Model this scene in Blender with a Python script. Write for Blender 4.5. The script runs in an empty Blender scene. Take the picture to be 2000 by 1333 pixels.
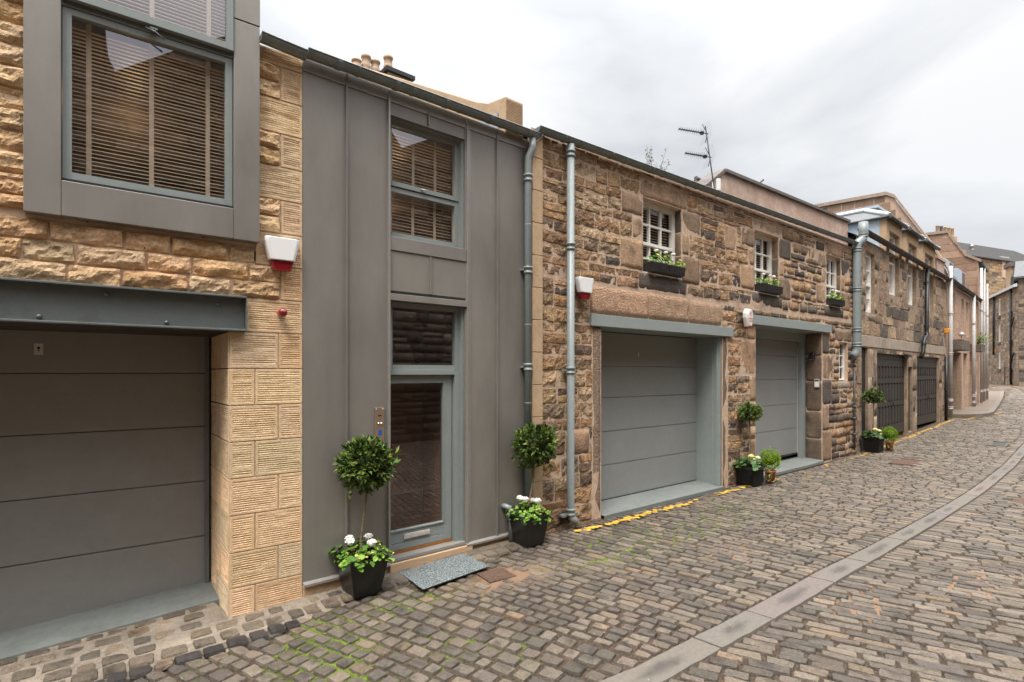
import bpy, math, random, bisect
from mathutils import Vector, noise
import numpy as np
R = math.radians
random.seed(7)
C = bpy.context.scene.collection
SC = bpy.context.scene

# ---------------------------------------------------------------- camera, sky, sun, exposure
cam_d = bpy.data.cameras.new('camera'); cam = bpy.data.objects.new('camera', cam_d); C.objects.link(cam)
cam.location = (0, 0, 2.10); cam.rotation_euler = (R(90), 0, R(49.927-90))
cam_d.sensor_width = 36; cam_d.lens = 36*1060/2000; cam_d.shift_y = 0.03125
cam_d.clip_start = 0.05; cam_d.clip_end = 2000
SC.camera = cam
SUN_EL, SUN_AZ = 62, 215      # elevation; compass-like angle of the sun measured from +X, counter-clockwise
w = bpy.data.worlds.new('World'); SC.world = w; w.use_nodes = True
nt = w.node_tree; nt.nodes.clear()
out = nt.nodes.new('ShaderNodeOutputWorld'); bg = nt.nodes.new('ShaderNodeBackground')
sky = nt.nodes.new('ShaderNodeTexSky'); sky.sky_type = 'NISHITA'; sky.sun_disc = False
sky.sun_elevation = R(SUN_EL); sky.sun_rotation = R(90-SUN_AZ)
tc = nt.nodes.new('ShaderNodeTexCoord')
mp = nt.nodes.new('ShaderNodeMapping'); mp.inputs['Scale'].default_value = (1.0, 1.0, 2.6)
mp.inputs['Rotation'].default_value = (0.25, 0.3, 0.4)
n1 = nt.nodes.new('ShaderNodeTexNoise'); n1.inputs['Scale'].default_value = 1.7; n1.inputs['Detail'].default_value = 7; n1.inputs['Roughness'].default_value = .5
n1.inputs['Distortion'].default_value = .35
cr = nt.nodes.new('ShaderNodeValToRGB')
cr.color_ramp.elements[0].position = .36; cr.color_ramp.elements[0].color = (3.35, 3.42, 3.52, 1)
cr.color_ramp.elements[1].position = .58; cr.color_ramp.elements[1].color = (4.9, 4.9, 4.88, 1)
sep = nt.nodes.new('ShaderNodeSeparateXYZ')
mr = nt.nodes.new('ShaderNodeMapRange'); mr.inputs['From Min'].default_value = 0.0; mr.inputs['From Max'].default_value = 1
mr.inputs['To Min'].default_value = .80; mr.inputs['To Max'].default_value = 10.5
pw_ = nt.nodes.new('ShaderNodeMath'); pw_.operation = 'POWER'; pw_.inputs[1].default_value = 5.5; pw_.use_clamp = True
vm = nt.nodes.new('ShaderNodeVectorMath'); vm.operation = 'SCALE'
mx = nt.nodes.new('ShaderNodeMixRGB'); mx.inputs['Fac'].default_value = .93
L = nt.links.new
L(tc.outputs['Generated'], mp.inputs['Vector']); L(mp.outputs['Vector'], n1.inputs['Vector']); L(n1.outputs['Fac'], cr.inputs['Fac'])
L(tc.outputs['Generated'], sep.inputs[0]); L(sep.outputs['Z'], pw_.inputs[0]); L(pw_.outputs[0], mr.inputs['Value'])
L(cr.outputs['Color'], vm.inputs[0]); L(mr.outputs['Result'], vm.inputs['Scale'])
L(sky.outputs['Color'], mx.inputs['Color1']); L(vm.outputs['Vector'], mx.inputs['Color2'])
L(mx.outputs['Color'], bg.inputs['Color']); bg.inputs['Strength'].default_value = .11
L(bg.outputs['Background'], out.inputs['Surface'])
sd = bpy.data.lights.new('sun', 'SUN'); sd.energy = 1.5; sd.angle = R(20); sd.color = (1, .93, .83)
so = bpy.data.objects.new('sun', sd); C.objects.link(so)
sv = Vector((math.cos(R(SUN_AZ))*math.cos(R(SUN_EL)), math.sin(R(SUN_AZ))*math.cos(R(SUN_EL)), math.sin(R(SUN_EL))))
so.rotation_euler = sv.to_track_quat('Z', 'Y').to_euler(); so.location = sv*30
SC.view_settings.view_transform = 'Standard'; SC.view_settings.look = 'None'
SC.view_settings.gamma = 1; SC.view_settings.exposure = 1.15
SC.cycles.max_bounces = 6; SC.cycles.transparent_max_bounces = 12; SC.cycles.caustics_reflective = False; SC.cycles.caustics_refractive = False

# ---------------------------------------------------------------- materials
MATS = {}
def mat(name, col, rough=.7, metal=0., var=.0, vscale=6., tint=False, bump=0., bscale=40., stain=None, stain_s=1.5, stain_lo=.55, stain_hi=.75,
        spec=.5, stretch=None, col2=None, c2scale=3., c2lo=.4, c2hi=.6, emis=None, bdist=.01, coat=0):
    if name in MATS: return MATS[name]
    m = bpy.data.materials.new(name); m.use_nodes = True; t = m.node_tree; N = t.nodes; l = t.links.new
    b = N['Principled BSDF']; b.inputs['Roughness'].default_value = rough; b.inputs['Metallic'].default_value = metal
    b.inputs['Specular IOR Level'].default_value = spec
    b.inputs['Coat Weight'].default_value = coat
    tcn = N.new('ShaderNodeTexCoord'); src = tcn.outputs['Object']
    if stretch:
        mm = N.new('ShaderNodeMapping'); mm.inputs['Scale'].default_value = stretch; l(src, mm.inputs['Vector']); src = mm.outputs['Vector']
    def nz(s, d=5, r=.55):
        n = N.new('ShaderNodeTexNoise'); n.inputs['Scale'].default_value = s; n.inputs['Detail'].default_value = d; n.inputs['Roughness'].default_value = r
        l(src, n.inputs['Vector']); return n.outputs['Fac']
    def mapr(o, a, bb, c, d):
        n = N.new('ShaderNodeMapRange'); n.inputs['From Min'].default_value = a; n.inputs['From Max'].default_value = bb
        n.inputs['To Min'].default_value = c; n.inputs['To Max'].default_value = d; l(o, n.inputs['Value']); return n.outputs['Result']
    def mix(mode, fac, a, bb):
        n = N.new('ShaderNodeMixRGB'); n.blend_type = mode
        for s, v in (('Fac', fac), ('Color1', a), ('Color2', bb)):
            if isinstance(v, (int, float)): n.inputs[s].default_value = v
            elif isinstance(v, tuple): n.inputs[s].default_value = (*v, 1) if len(v) == 3 else v
            else: l(v, n.inputs[s])
        return n.outputs['Color']
    cur = tuple(col)
    if tint:
        a = N.new('ShaderNodeAttribute'); a.attribute_name = 'tint'; cur = mix('MULTIPLY', 1., cur, a.outputs['Color'])
    if col2: cur = mix('MIX', mapr(nz(c2scale), c2lo, c2hi, 0, 1), cur, tuple(col2))
    if var:
        cur = mix('MULTIPLY', 1., cur, mix('MIX', mapr(nz(vscale, 8, .65), .3, .7, 0, 1), (1-var,)*3, (1+var,)*3))
        cur = mix('MULTIPLY', 1., cur, mix('MIX', mapr(nz(vscale*4.3, 6, .7), .38, .62, 0, 1), (1-var*.7,)*3, (1+var*.6,)*3))
    if stain: cur = mix('MIX', mapr(nz(stain_s, 6, .6), stain_lo, stain_hi, 0, .85), cur, tuple(stain))
    if isinstance(cur, tuple): b.inputs['Base Color'].default_value = (*cur, 1)
    else: l(cur, b.inputs['Base Color'])
    if bump:
        bp = N.new('ShaderNodeBump'); bp.inputs['Strength'].default_value = bump; bp.inputs['Distance'].default_value = bdist*2.2
        l(nz(bscale, 6, .6), bp.inputs['Height']); l(bp.outputs['Normal'], b.inputs['Normal'])
    if emis:
        b.inputs['Emission Color'].default_value = (*emis[:3], 1); b.inputs['Emission Strength'].default_value = emis[3]
    MATS[name] = m; return m
def glass(name, refl=.3, tintc=(.8, .8, .78), gl=(.93, .9, .96), rough=0.):
    m = bpy.data.materials.new(name); m.use_nodes = True; t = m.node_tree; N = t.nodes; N.clear(); l = t.links.new
    o = N.new('ShaderNodeOutputMaterial'); mxs = N.new('ShaderNodeMixShader'); tr = N.new('ShaderNodeBsdfTransparent'); g = N.new('ShaderNodeBsdfGlossy')
    tr.inputs['Color'].default_value = (*tintc, 1); g.inputs['Roughness'].default_value = rough; g.inputs['Color'].default_value = (*gl, 1)
    lw0 = N.new('ShaderNodeLayerWeight'); lw0.inputs['Blend'].default_value = .5; lw = N.new('ShaderNodeMath'); lw.operation = 'POWER'; lw.inputs[1].default_value = 4.0; l(lw0.outputs['Facing'], lw.inputs[0])
    ma = N.new('ShaderNodeMath'); ma.operation = 'MULTIPLY_ADD'; ma.inputs[1].default_value = .75; ma.inputs[2].default_value = refl; ma.use_clamp = True
    l(lw.outputs[0], ma.inputs[0]); l(ma.outputs[0], mxs.inputs['Fac']); l(tr.outputs[0], mxs.inputs[1]); l(g.outputs[0], mxs.inputs[2]); l(mxs.outputs[0], o.inputs['Surface'])
    return m
G_WIN = glass('window_glass', .24, (.94, .93, .90)); G_DOOR = glass('dark_door_glass', .09, (.78, .70, .64)); G_OLD = glass('old_window_glass', .07, (.95, .95, .94))
M_ZINC = mat('zinc', (.30, .278, .252), .40, .35, var=.035, vscale=3, bump=.05, bscale=60, stretch=(1, 1, .4), col2=(.215,.198,.18), c2scale=1.3, c2lo=.35, c2hi=.65)
M_ZTRIM = mat('zinc_trim', (.32, .305, .285), .42, .35, var=.06)
M_GUT = mat('gutter_metal', (.19, .212, .21), .5, .3, var=.14, vscale=5)
M_PAINT = mat('grey_green_paint', (.27, .302, .297), .42, 0, var=.05, vscale=4, bump=.05, bscale=150)
M_PIPE = mat('pipe_paint', (.21, .24, .243), .38, 0, var=.08, vscale=7)
M_FRAME = mat('window_frame_paint', (.235, .262, .256), .4, 0, var=.04)
M_DOOR = mat('garage_door_coating', (.255, .25, .24), .4, .1, var=.05, vscale=3, bump=.22, bscale=260, bdist=.002)
M_DOOR2 = mat('pale_garage_door_coating', (.27, .28, .278), .3, .1, var=.04, vscale=3, bump=.08, bscale=260, bdist=.002)
M_STEEL = mat('painted_steel', (.135, .15, .15), .42, .2, var=.07, vscale=9, stain=(.10, .10, .095), stain_s=3)
M_BLACK = mat('black_gap', (.01, .01, .01), .8)
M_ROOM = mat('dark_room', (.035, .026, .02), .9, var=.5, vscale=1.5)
M_BLIND = mat('wood_slat', (.74, .60, .44), .5)
M_TAPE = mat('blind_tape', (.62, .50, .40), .9, var=.1, vscale=60)
M_TOOL = mat('tooled_sandstone', (.64, .465, .295), .92, tint=True, var=.16, vscale=10, bump=.35, bscale=70)
M_ROCK = mat('rock_faced_sandstone', (.64, .44, .26), .95, tint=True, var=.26, vscale=9, bump=.7, bscale=35, bdist=.015, stain=(.34, .19, .08), stain_s=3, stain_lo=.55, stain_hi=.85)
M_NMORT = mat('pale_mortar', (.56, .42, .30), .95, var=.1)
M_OLD = mat('old_sandstone', (1, 1, 1), .95, tint=True, var=.42, vscale=11, bump=1., bscale=30, bdist=.02, stain=(.06, .045, .035), stain_s=3.1, stain_lo=.53, stain_hi=.70)
M_MORT = mat('old_mortar', (.52, .38, .28), .96, var=.22, vscale=14, bump=.5, bscale=50, stain=(.13, .09, .07), stain_s=1.6, stain_lo=.6, stain_hi=.8)
M_FAR = mat('far_stone', (1, 1, 1), .95, tint=True, var=.35, vscale=3, bump=.6, bscale=10, bdist=.03, stain=(.09, .07, .055), stain_s=.9, stain_lo=.54, stain_hi=.8)
M_FARW = mat('sooty_stone', (.22, .165, .12), .95, var=.3, vscale=3, bump=.5, bscale=10, stain=(.09, .07, .055), stain_s=1.2)
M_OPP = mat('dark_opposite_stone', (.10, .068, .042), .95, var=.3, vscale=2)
M_TAN = mat('tan_ashlar', (.46, .32, .20), .92, var=.12, vscale=5, bump=.3, bscale=60)
M_DRESS = mat('dressed_jamb_stone', (1, 1, 1), .93, tint=True, var=.25, vscale=7, bump=.8, bscale=45, bdist=.01, stain=(.07, .055, .045), stain_s=2.6, stain_lo=.5, stain_hi=.72)
M_PINK = mat('pink_render', (.44, .30, .235), .95, var=.14, vscale=3, col2=(.52, .40, .33), c2scale=2.2, c2lo=.45, c2hi=.65, bump=.2, bscale=30)
M_BLOCK = mat('pink_block', (.44, .30, .22), .93, tint=True, var=.15, vscale=3, bump=.3, bscale=20)
M_CONC = mat('concrete_band', (.34, .28, .22), .93, var=.2, vscale=4, stretch=(1, 1, .3), bump=.2)
M_SLATE = mat('slate', (.10, .105, .11), .6, var=.35, vscale=9, bump=.4, bscale=8)
M_LEAD = mat('lead_sheet', (.42, .45, .48), .38, .5, var=.15, vscale=4, bump=.3, bscale=8)
M_LEADP = mat('painted_lead', (.42, .50, .56), .5, .1, var=.08, vscale=5)
M_WHITE = mat('white_paint', (.84, .82, .77), .45, var=.04)
M_WPIPE = mat('white_pipe_paint', (.46, .45, .44), .5, var=.12, vscale=6)
M_CAST = mat('black_cast_iron', (.02, .02, .022), .45, .2, var=.2)
M_TIMB = mat('black_stained_timber', (.038, .032, .028), .55, var=.35, vscale=5, stretch=(6, 6, .6), bump=.4, bscale=20)
M_SLAB = mat('bluish_slab', (.165, .18, .17), .6, var=.14, vscale=3, bump=.1, bscale=60, stain=(.15, .14, .12), stain_s=2.5)
M_POT = mat('black_pot_plastic', (.012, .012, .012), .32, var=.2, vscale=5)
M_TERRA = mat('terracotta_plastic', (.50, .12, .05), .5, var=.08)
M_BOX = mat('dark_planter_wood', (.028, .024, .022), .6, var=.4, vscale=12, bump=.3)
M_SOIL = mat('soil', (.03, .02, .014), 1., var=.4, bump=.8)
M_BARK = mat('bark', (.19, .14, .09), .9, var=.3, vscale=30, bump=.7, bscale=60)
def leafmat(name, a, rough=.38, tr=.25):
    m = mat(name, a, .55, tint=True, var=.18, vscale=25, spec=.3)
    b = m.node_tree.nodes['Principled BSDF']; b.inputs['Subsurface Weight'].default_value = 0
    return m
M_LEAF = leafmat('leaf', (1, 1, 1)); M_PETAL = mat('petal', (.85, .83, .78), .7, var=.06, vscale=60)
M_PETALY = mat('yellow_petal', (.75, .68, .22), .7, var=.1, vscale=60); M_HYD = mat('cream_floret', (.72, .72, .42), .7, var=.12, vscale=60)
M_STEELP = mat('brushed_bronze_steel', (.50, .36, .27), .32, .75, var=.04); M_CHROME = mat('chrome', (.75, .74, .72), .15, 1.)
M_ALU = mat('pale_metal', (.62, .58, .54), .4, .4, var=.05)
M_BLUE = mat('blue_screen', (.01, .10, .42), .3); M_RED = mat('red_lens', (.20, .006, .012), .18, coat=.6); M_REDP = mat('red_plastic', (.55, .03, .025), .3)
M_WPLAS = mat('white_plastic', (.78, .78, .78), .3); M_CPLAS = mat('cream_plastic', (.70, .68, .63), .35); M_REDTXT = mat('red_print', (.60, .10, .10), .6)
M_MAT = mat('speckled_mat', (.055, .07, .075), .95, col2=(.30, .33, .33), c2scale=95, c2lo=.49, c2hi=.54, bump=.8, bscale=120)
M_RUB = mat('black_rubber', (.03, .03, .032), .8)
M_IRON = mat('rusty_iron', (.13, .075, .05), .75, .2, var=.3, vscale=20, bump=.8, bscale=120); M_GRATE = mat('grate_iron', (.10, .095, .09), .6, .3, var=.3)
M_LAMP = mat('warm_lamp_glow', (.9, .45, .12), .5, emis=(1., .42, .08, 1.6))
M_AMBER = mat('amber_box', (.75, .30, .03), .4)
M_REDBR = mat('purple_brown_lead', (.16, .07, .06), .6, var=.2)
M_CLAY = mat('clay_pot', (.40, .28, .19), .85, var=.15)
M_CLAD = mat('timber_threshold', (.50, .34, .21), .8, var=.12, stretch=(.4, 6, 6))

# ---------------------------------------------------------------- mesh builder
class MB:
    def __init__(s): s.v=[]; s.f=[]; s.c=[]; s.s=[]; s.m=[]; s.cc=(1,1,1); s.mi=0
    def add(s, vs, fs, col=None, smooth=False):
        o=len(s.v); s.v.extend(vs)
        col = col or s.cc
        s.c.extend([col]*len(vs) if not isinstance(col, list) else col)
        for f in fs: s.f.append(tuple(i+o for i in f)); s.s.append(smooth); s.m.append(s.mi)
        return s
    def box(s, x0,x1,y0,y1,z0,z1,col=None):
        return s.add([(x0,y0,z0),(x1,y0,z0),(x1,y1,z0),(x0,y1,z0),(x0,y0,z1),(x1,y0,z1),(x1,y1,z1),(x0,y1,z1)],
              [(0,3,2,1),(4,5,6,7),(0,1,5,4),(1,2,6,5),(2,3,7,6),(3,0,4,7)],col)
    def quad(s,a,b,c,d,col=None): return s.add([a,b,c,d],[(0,1,2,3)],col)
    def prism(s, poly, axis, a, b, col=None):      # polygon in the two other axes, extruded along axis from a to b
        n=len(poly)
        def P(p,t): return (t,p[0],p[1]) if axis=='x' else ((p[0],t,p[1]) if axis=='y' else (p[0],p[1],t))
        vs=[P(p,a) for p in poly]+[P(p,b) for p in poly]
        return s.add(vs,[tuple(range(n))[::-1],tuple(range(n,2*n))]+[(i,(i+1)%n,n+(i+1)%n,n+i) for i in range(n)],col)
    def tube(s, pts, r, n=10, col=None, cap=True, smooth=True):
        pts=[Vector(p) for p in pts]; rs=r if isinstance(r,(list,tuple)) else [r]*len(pts); vs=[]; fs=[]
        up=Vector((0,0,1)); prev=None
        for i,p in enumerate(pts):
            d=(pts[min(i+1,len(pts)-1)]-pts[max(i-1,0)]).normalized()
            if prev is None:
                a=up if abs(d.z)<.9 else Vector((1,0,0)); x=d.cross(a).normalized()
            else: x=(prev-d*prev.dot(d)).normalized()
            prev=x; y=d.cross(x)
            for k in range(n):
                t=2*math.pi*k/n; vs.append(tuple(p+(x*math.cos(t)+y*math.sin(t))*rs[i]))
        for i in range(len(pts)-1):
            for k in range(n): fs.append((i*n+k,i*n+(k+1)%n,(i+1)*n+(k+1)%n,(i+1)*n+k))
        s.add(vs,fs,col,smooth)
        if cap: s.f+= [tuple(len(s.v)-len(vs)+k for k in range(n))[::-1], tuple(len(s.v)-n+k for k in range(n))]; s.s+=[False,False]; s.m+=[s.mi]*2
        return s
    def lathe(s, prof, c=(0,0,0), n=16, axis='z', col=None, smooth=True):
        vs=[]; fs=[]
        for (r,h) in prof:
            for k in range(n):
                t=2*math.pi*k/n; a,b=r*math.cos(t),r*math.sin(t)
                p=(a,b,h) if axis=='z' else ((h,a,b) if axis=='x' else (a,-h,b))
                vs.append((p[0]+c[0],p[1]+c[1],p[2]+c[2]))
        for i in range(len(prof)-1):
            for k in range(n): fs.append((i*n+k,i*n+(k+1)%n,(i+1)*n+(k+1)%n,(i+1)*n+k))
        return s.add(vs,fs,col,smooth)
    def blob(s, c, r, col=None, n=6, m=4, sc=(1,1,1), jit=0):
        vs=[(c[0],c[1],c[2]-r*sc[2])]; fs=[]
        for i in range(1,m):
            ph=math.pi*i/m-math.pi/2
            for k in range(n):
                t=2*math.pi*(k+.5*(i%2))/n; rr=r*(1+random.uniform(-jit,jit))
                vs.append((c[0]+rr*math.cos(ph)*math.cos(t)*sc[0],c[1]+rr*math.cos(ph)*math.sin(t)*sc[1],c[2]+rr*math.sin(ph)*sc[2]))
        vs.append((c[0],c[1],c[2]+r*sc[2])); T=len(vs)-1
        for k in range(n):
            fs.append((0,1+(k+1)%n,1+k)); fs.append((T,T-n+k,T-n+(k+1)%n))
        for i in range(m-2):
            for k in range(n): a=1+i*n; fs.append((a+k,a+(k+1)%n,a+n+(k+1)%n,a+n+k))
        return s.add(vs,fs,col,True)
def link(name, me, parent=None, **kw):
    o=bpy.data.objects.new(name, me); C.objects.link(o)
    if parent is not None: o.parent=parent
    for k,v in kw.items(): o[k]=v
    return o
def build(name, mb, mats, parent=None, bevel=0, **kw):
    me=bpy.data.meshes.new(name); me.from_pydata(mb.v,[],mb.f)
    if not isinstance(mats,(list,tuple)): mats=[mats]
    for m in mats: me.materials.append(m)
    me.polygons.foreach_set('use_smooth',mb.s)
    if len(mats)>1: me.polygons.foreach_set('material_index',mb.m)
    if any(m.node_tree.nodes.get('Attribute') for m in mats):
        a=me.color_attributes.new('tint','FLOAT_COLOR','POINT')
        arr=np.ones((len(mb.v),4),dtype=np.float32); arr[:,:3]=np.array(mb.c,dtype=np.float32).reshape(-1,3); a.data.foreach_set('color',arr.ravel())
    me.update(); o=link(name,me,parent,**kw)
    if bevel:
        b=o.modifiers.new('bevel','BEVEL'); b.width=bevel; b.segments=2; b.limit_method='ANGLE'
    return o
def thing(name,label,cat,loc=(0,0,0),rz=0,group=None):
    o=bpy.data.objects.new(name,None); C.objects.link(o); o.location=loc; o.rotation_euler=(0,0,rz); o.empty_display_size=.2
    o['label']=label; o['category']=cat
    if group: o['group']=group
    return o
class Frame:
    def __init__(s,ox,oy,deg): s.o=(ox,oy); s.a=R(deg)
    def p(s,u,d,z=0): return (s.o[0]+math.cos(s.a)*u-math.sin(s.a)*d, s.o[1]+math.sin(s.a)*u+math.cos(s.a)*d, z)   # d is depth into the building
F1=Frame(1.805,5.250,-2.94); F2=Frame(1.805,5.250,0); F3=Frame(4.730,5.250,-1.307); F4=Frame(15.797,4.997,1.62); F5=Frame(26.526,5.30,3.096); F6=Frame(35.363,5.779,5.06)

def gz(x):
    ks=[(-60,-1.2),(-4,-.38),(0,-.15),(1.8,-.05),(3.5,0),(13,0),(20,.14),(26,.29),(36,.55),(70,1.0),(400,2.5)]
    for (a,b),(c,d) in zip(ks,ks[1:]):
        if x<=c: return b+(d-b)*(x-a)/(c-a)
    return 2.5

# ---------------------------------------------------------------- masonry helpers
def free_rects(u0,u1,z0,z1,obs):
    zs=sorted({z0,z1,*[max(z0,min(z1,o[2])) for o in obs],*[max(z0,min(z1,o[3])) for o in obs]}); live={}; done=[]
    for a,b in zip(zs,zs[1:]):
        m=(a+b)/2; iv=[(u0,u1)]
        for o in obs:
            if o[2]<m<o[3]:
                nv=[]
                for p,q in iv:
                    if o[1]<=p or o[0]>=q: nv.append((p,q)); continue
                    if o[0]>p: nv.append((p,o[0]))
                    if o[1]<q: nv.append((o[1],q))
                iv=nv
        iv=[(round(p,4),round(q,4)) for p,q in iv if q-p>.02]
        for k in list(live):
            if k not in iv: done.append((*k,*live.pop(k)))
        for k in iv:
            if k in live: live[k]=(live[k][0],b)
            else: live[k]=(a,b)
    for k in live: done.append((*k,*live[k]))
    return done
def courses(u0,u1,z0,z1,h,wd,rng,split=.25):
    out=[]; H=z1-z0
    if H<.03 or u1-u0<.03: return out
    zs=[z0]
    while z1-zs[-1]>h[1]*1.25: zs.append(zs[-1]+rng.uniform(*h))
    rest=z1-zs[-1]
    if rest>h[1]: zs.append(zs[-1]+rest*rng.uniform(.42,.58))
    zs.append(z1)
    for a,b in zip(zs,zs[1:]):
        us=[u0]
        while u1-us[-1]>wd[1]*1.2: us.append(us[-1]+rng.uniform(*wd)*(.6+.5*(b-a)/h[1]))
        rest=u1-us[-1]
        if rest>wd[1]*.95: us.append(us[-1]+rest*rng.uniform(.4,.6))
        us.append(u1)
        for p,q in zip(us,us[1:]):
            if rng.random()<split and b-a>.17 and q-p>.12:
                c=a+(b-a)*rng.uniform(.4,.6); out.append((p,q,a,c))
                if rng.random()<.4 and q-p>.3: mdl=p+(q-p)*rng.uniform(.35,.65); out+=[(p,mdl,c,b),(mdl,q,c,b)]
                else: out.append((p,q,c,b))
            else: out.append((p,q,a,b))
    return out
def vary(c,rng,a=.12):
    k=1+rng.uniform(-a,a); return (c[0]*k*(1+rng.uniform(-.04,.04)),c[1]*k,c[2]*k*(1+rng.uniform(-.05,.05)))
def stones(mb,rects,pal,rng,res=.045,relief=.03,rough=.012,gap=.012,warp=.02,mode='rubble',y0=0.,edge=.035,yfun=None,flat=False):
    for (a,b,c,d) in rects:
        w,h=b-a-gap,d-c-gap
        if w<.02 or h<.02: continue
        nx=max(2,min(26,int(w/res))); nz_=max(2,min(14,int(h/res))); col=vary(rng.choice(pal),rng)
        rel=relief*rng.uniform(.55,1.15); tx=rng.uniform(-.3,.3)*relief; tz=rng.uniform(-.35,.35)*relief; sd=rng.uniform(0,50)
        vs=[]; fs=[]; cx,cz=(a+b)/2,(c+d)/2; cut=min(w,h)*rng.uniform(.03,.13) if mode!='ash' else 0
        bd=.010 if mode=='rubble' else .006
        if nx<3: nx=3
        if nz_<3: nz_=3
        SS=[0]+[min(.2,bd/w)+(1-2*min(.2,bd/w))*i/(nx-2) for i in range(nx-1)]+[1]; TT=[0]+[min(.2,bd/h)+(1-2*min(.2,bd/h))*i/(nz_-2) for i in range(nz_-1)]+[1]
        for j in range(nz_+1):
            t=TT[j]
            for i in range(nx+1):
                s_=SS[i]; x=a+gap/2+w*s_; z=c+gap/2+h*t
                e=min(s_*w,(1-s_)*w,t*h,(1-t)*h)
                if cut:
                    ex=min(s_,1-s_)*w; ez=min(t,1-t)*h
                    if ex+ez<cut: k=(cut-ex-ez)*.5; x+=k*(1 if s_<.5 else -1); z+=k*(1 if t<.5 else -1)
                    x+=.010*noise.noise((x*9,z*9,sd)); z+=.010*noise.noise((x*8+31,z*9,sd))
                prof=min(1,e/edge)**.45 if e>0 else 0
                if mode=='rock':
                    nn=noise.noise((x*6,z*10,sd)); n2=noise.voronoi((x*9,sd,z*17))[0][0]-.3; n3=noise.noise((x*34,z*40,sd))
                    y=-(rel*prof+prof*(rough*1.3*nn+rough*1.9*n2+rough*.45*n3))
                    if t<.3: y-= -prof*relief*.5*(1-t/.3)
                elif mode=='ash': y=-(rel*min(1,e/.012))
                else:
                    y=-(prof*(rel+tx*(s_-.5)*2+tz*(t-.5)*2+rough*noise.noise((x*9,z*9,sd))+rough*1.1*(noise.voronoi((x*11,sd,z*15))[0][0]-.35)+rough*.5*noise.noise((x*30,z*30,sd))))
                if e<=0: y=.004
                if warp:
                    x2=x+warp*.6*noise.noise((x*1.3,z*1.7,3.3)); z2=z+warp*noise.noise((x*1.5,z*1.2,7.7)); x,z=x2,z2
                if yfun: y+=yfun(x,z)
                vs.append((x,y0+y,z))
        for j in range(nz_):
            for i in range(nx):
                k=j*(nx+1)+i; fs.append((k,k+1,k+nx+2,k+nx+1))
        mb.add(vs,fs,col,mode!='ash' and mode!='rock' and not flat)
def tooled(mb,rects,pal,rng,y0=0.,margin=.022,pitch=.019,side=None):
    # droved ashlar: real horizontal ridges inside a smooth margin.  side='x': the face lies in the y-z plane at x=y0
    for (a,b,c,d) in rects:
        g=.004; a+=g;b-=g;c+=g;d-=g; col=vary(rng.choice(pal),rng,.06); sd=rng.uniform(0,50)
        rows=max(2,int((d-c-2*margin)/pitch)); zs=[c,c+.003,c+margin]; dy=[0,0,0]
        for k in range(rows):
            zz=c+margin+(d-c-2*margin)*k/rows; pz=(d-c-2*margin)/rows
            zs+=[zz+pz*.15,zz+pz*.6,zz+pz*.95]; dy+=[1,.75,0]
        zs+=[d-margin+.001,d-.003,d]; dy+=[0,0,0]
        nx=max(4,int((b-a)/.03)); xs=[a,a+.003,a+margin]+[a+margin+.002+(b-a-2*margin-.004)*i/nx for i in range(nx+1)]+[b-margin,b-.003,b]
        vs=[];fs=[]
        for j,z in enumerate(zs):
            for i,x in enumerate(xs):
                inner=3<=i<len(xs)-3
                y=-.006 if not inner else -.006+dy[j]*.0065*(.55+.9*noise.noise((x*6,z*34,sd)))
                wob=.0022*noise.noise((x*7,z*5,sd)) if inner and 2<j<len(zs)-3 else 0
                if i in(0,len(xs)-1) or j in (0,len(zs)-1): y=.003
                vs.append((x,y0+y,z+wob) if side is None else (y0+y,x,z+wob))
        n=len(xs)
        for j in range(len(zs)-1):
            for i in range(n-1):
                k=j*n+i; f=(k,k+1,k+n+1,k+n); fs.append(f if side is None else f[::-1])
        mb.add(vs,fs,col)
def panel(mb,u0,u1,z0,z1,ops,y=0.,col=None):
    # wall skin at depth y with openings (a,b,c,d,reveal depth)
    us=sorted({u0,u1,*[max(u0,min(u1,o[k])) for o in ops for k in(0,1)]}); zs=sorted({z0,z1,*[max(z0,min(z1,o[k])) for o in ops for k in(2,3)]})
    for a,b in zip(us,us[1:]):
        for c,d in zip(zs,zs[1:]):
            m,n=(a+b)/2,(c+d)/2
            if any(o[0]<m<o[1] and o[2]<n<o[3] for o in ops): continue
            mb.quad((a,y,c),(b,y,c),(b,y,d),(a,y,d),col)
    for o in ops:
        a,b,c,d,r=o[:5]
        mb.quad((a,y,c),(a,y,d),(a,y+r,d),(a,y+r,c),col); mb.quad((b,y,c),(b,y+r,c),(b,y+r,d),(b,y,d),col)
        mb.quad((a,y,d),(b,y,d),(b,y+r,d),(a,y+r,d),col); mb.quad((a,y,c),(a,y+r,c),(b,y+r,c),(b,y,c),col)
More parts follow.
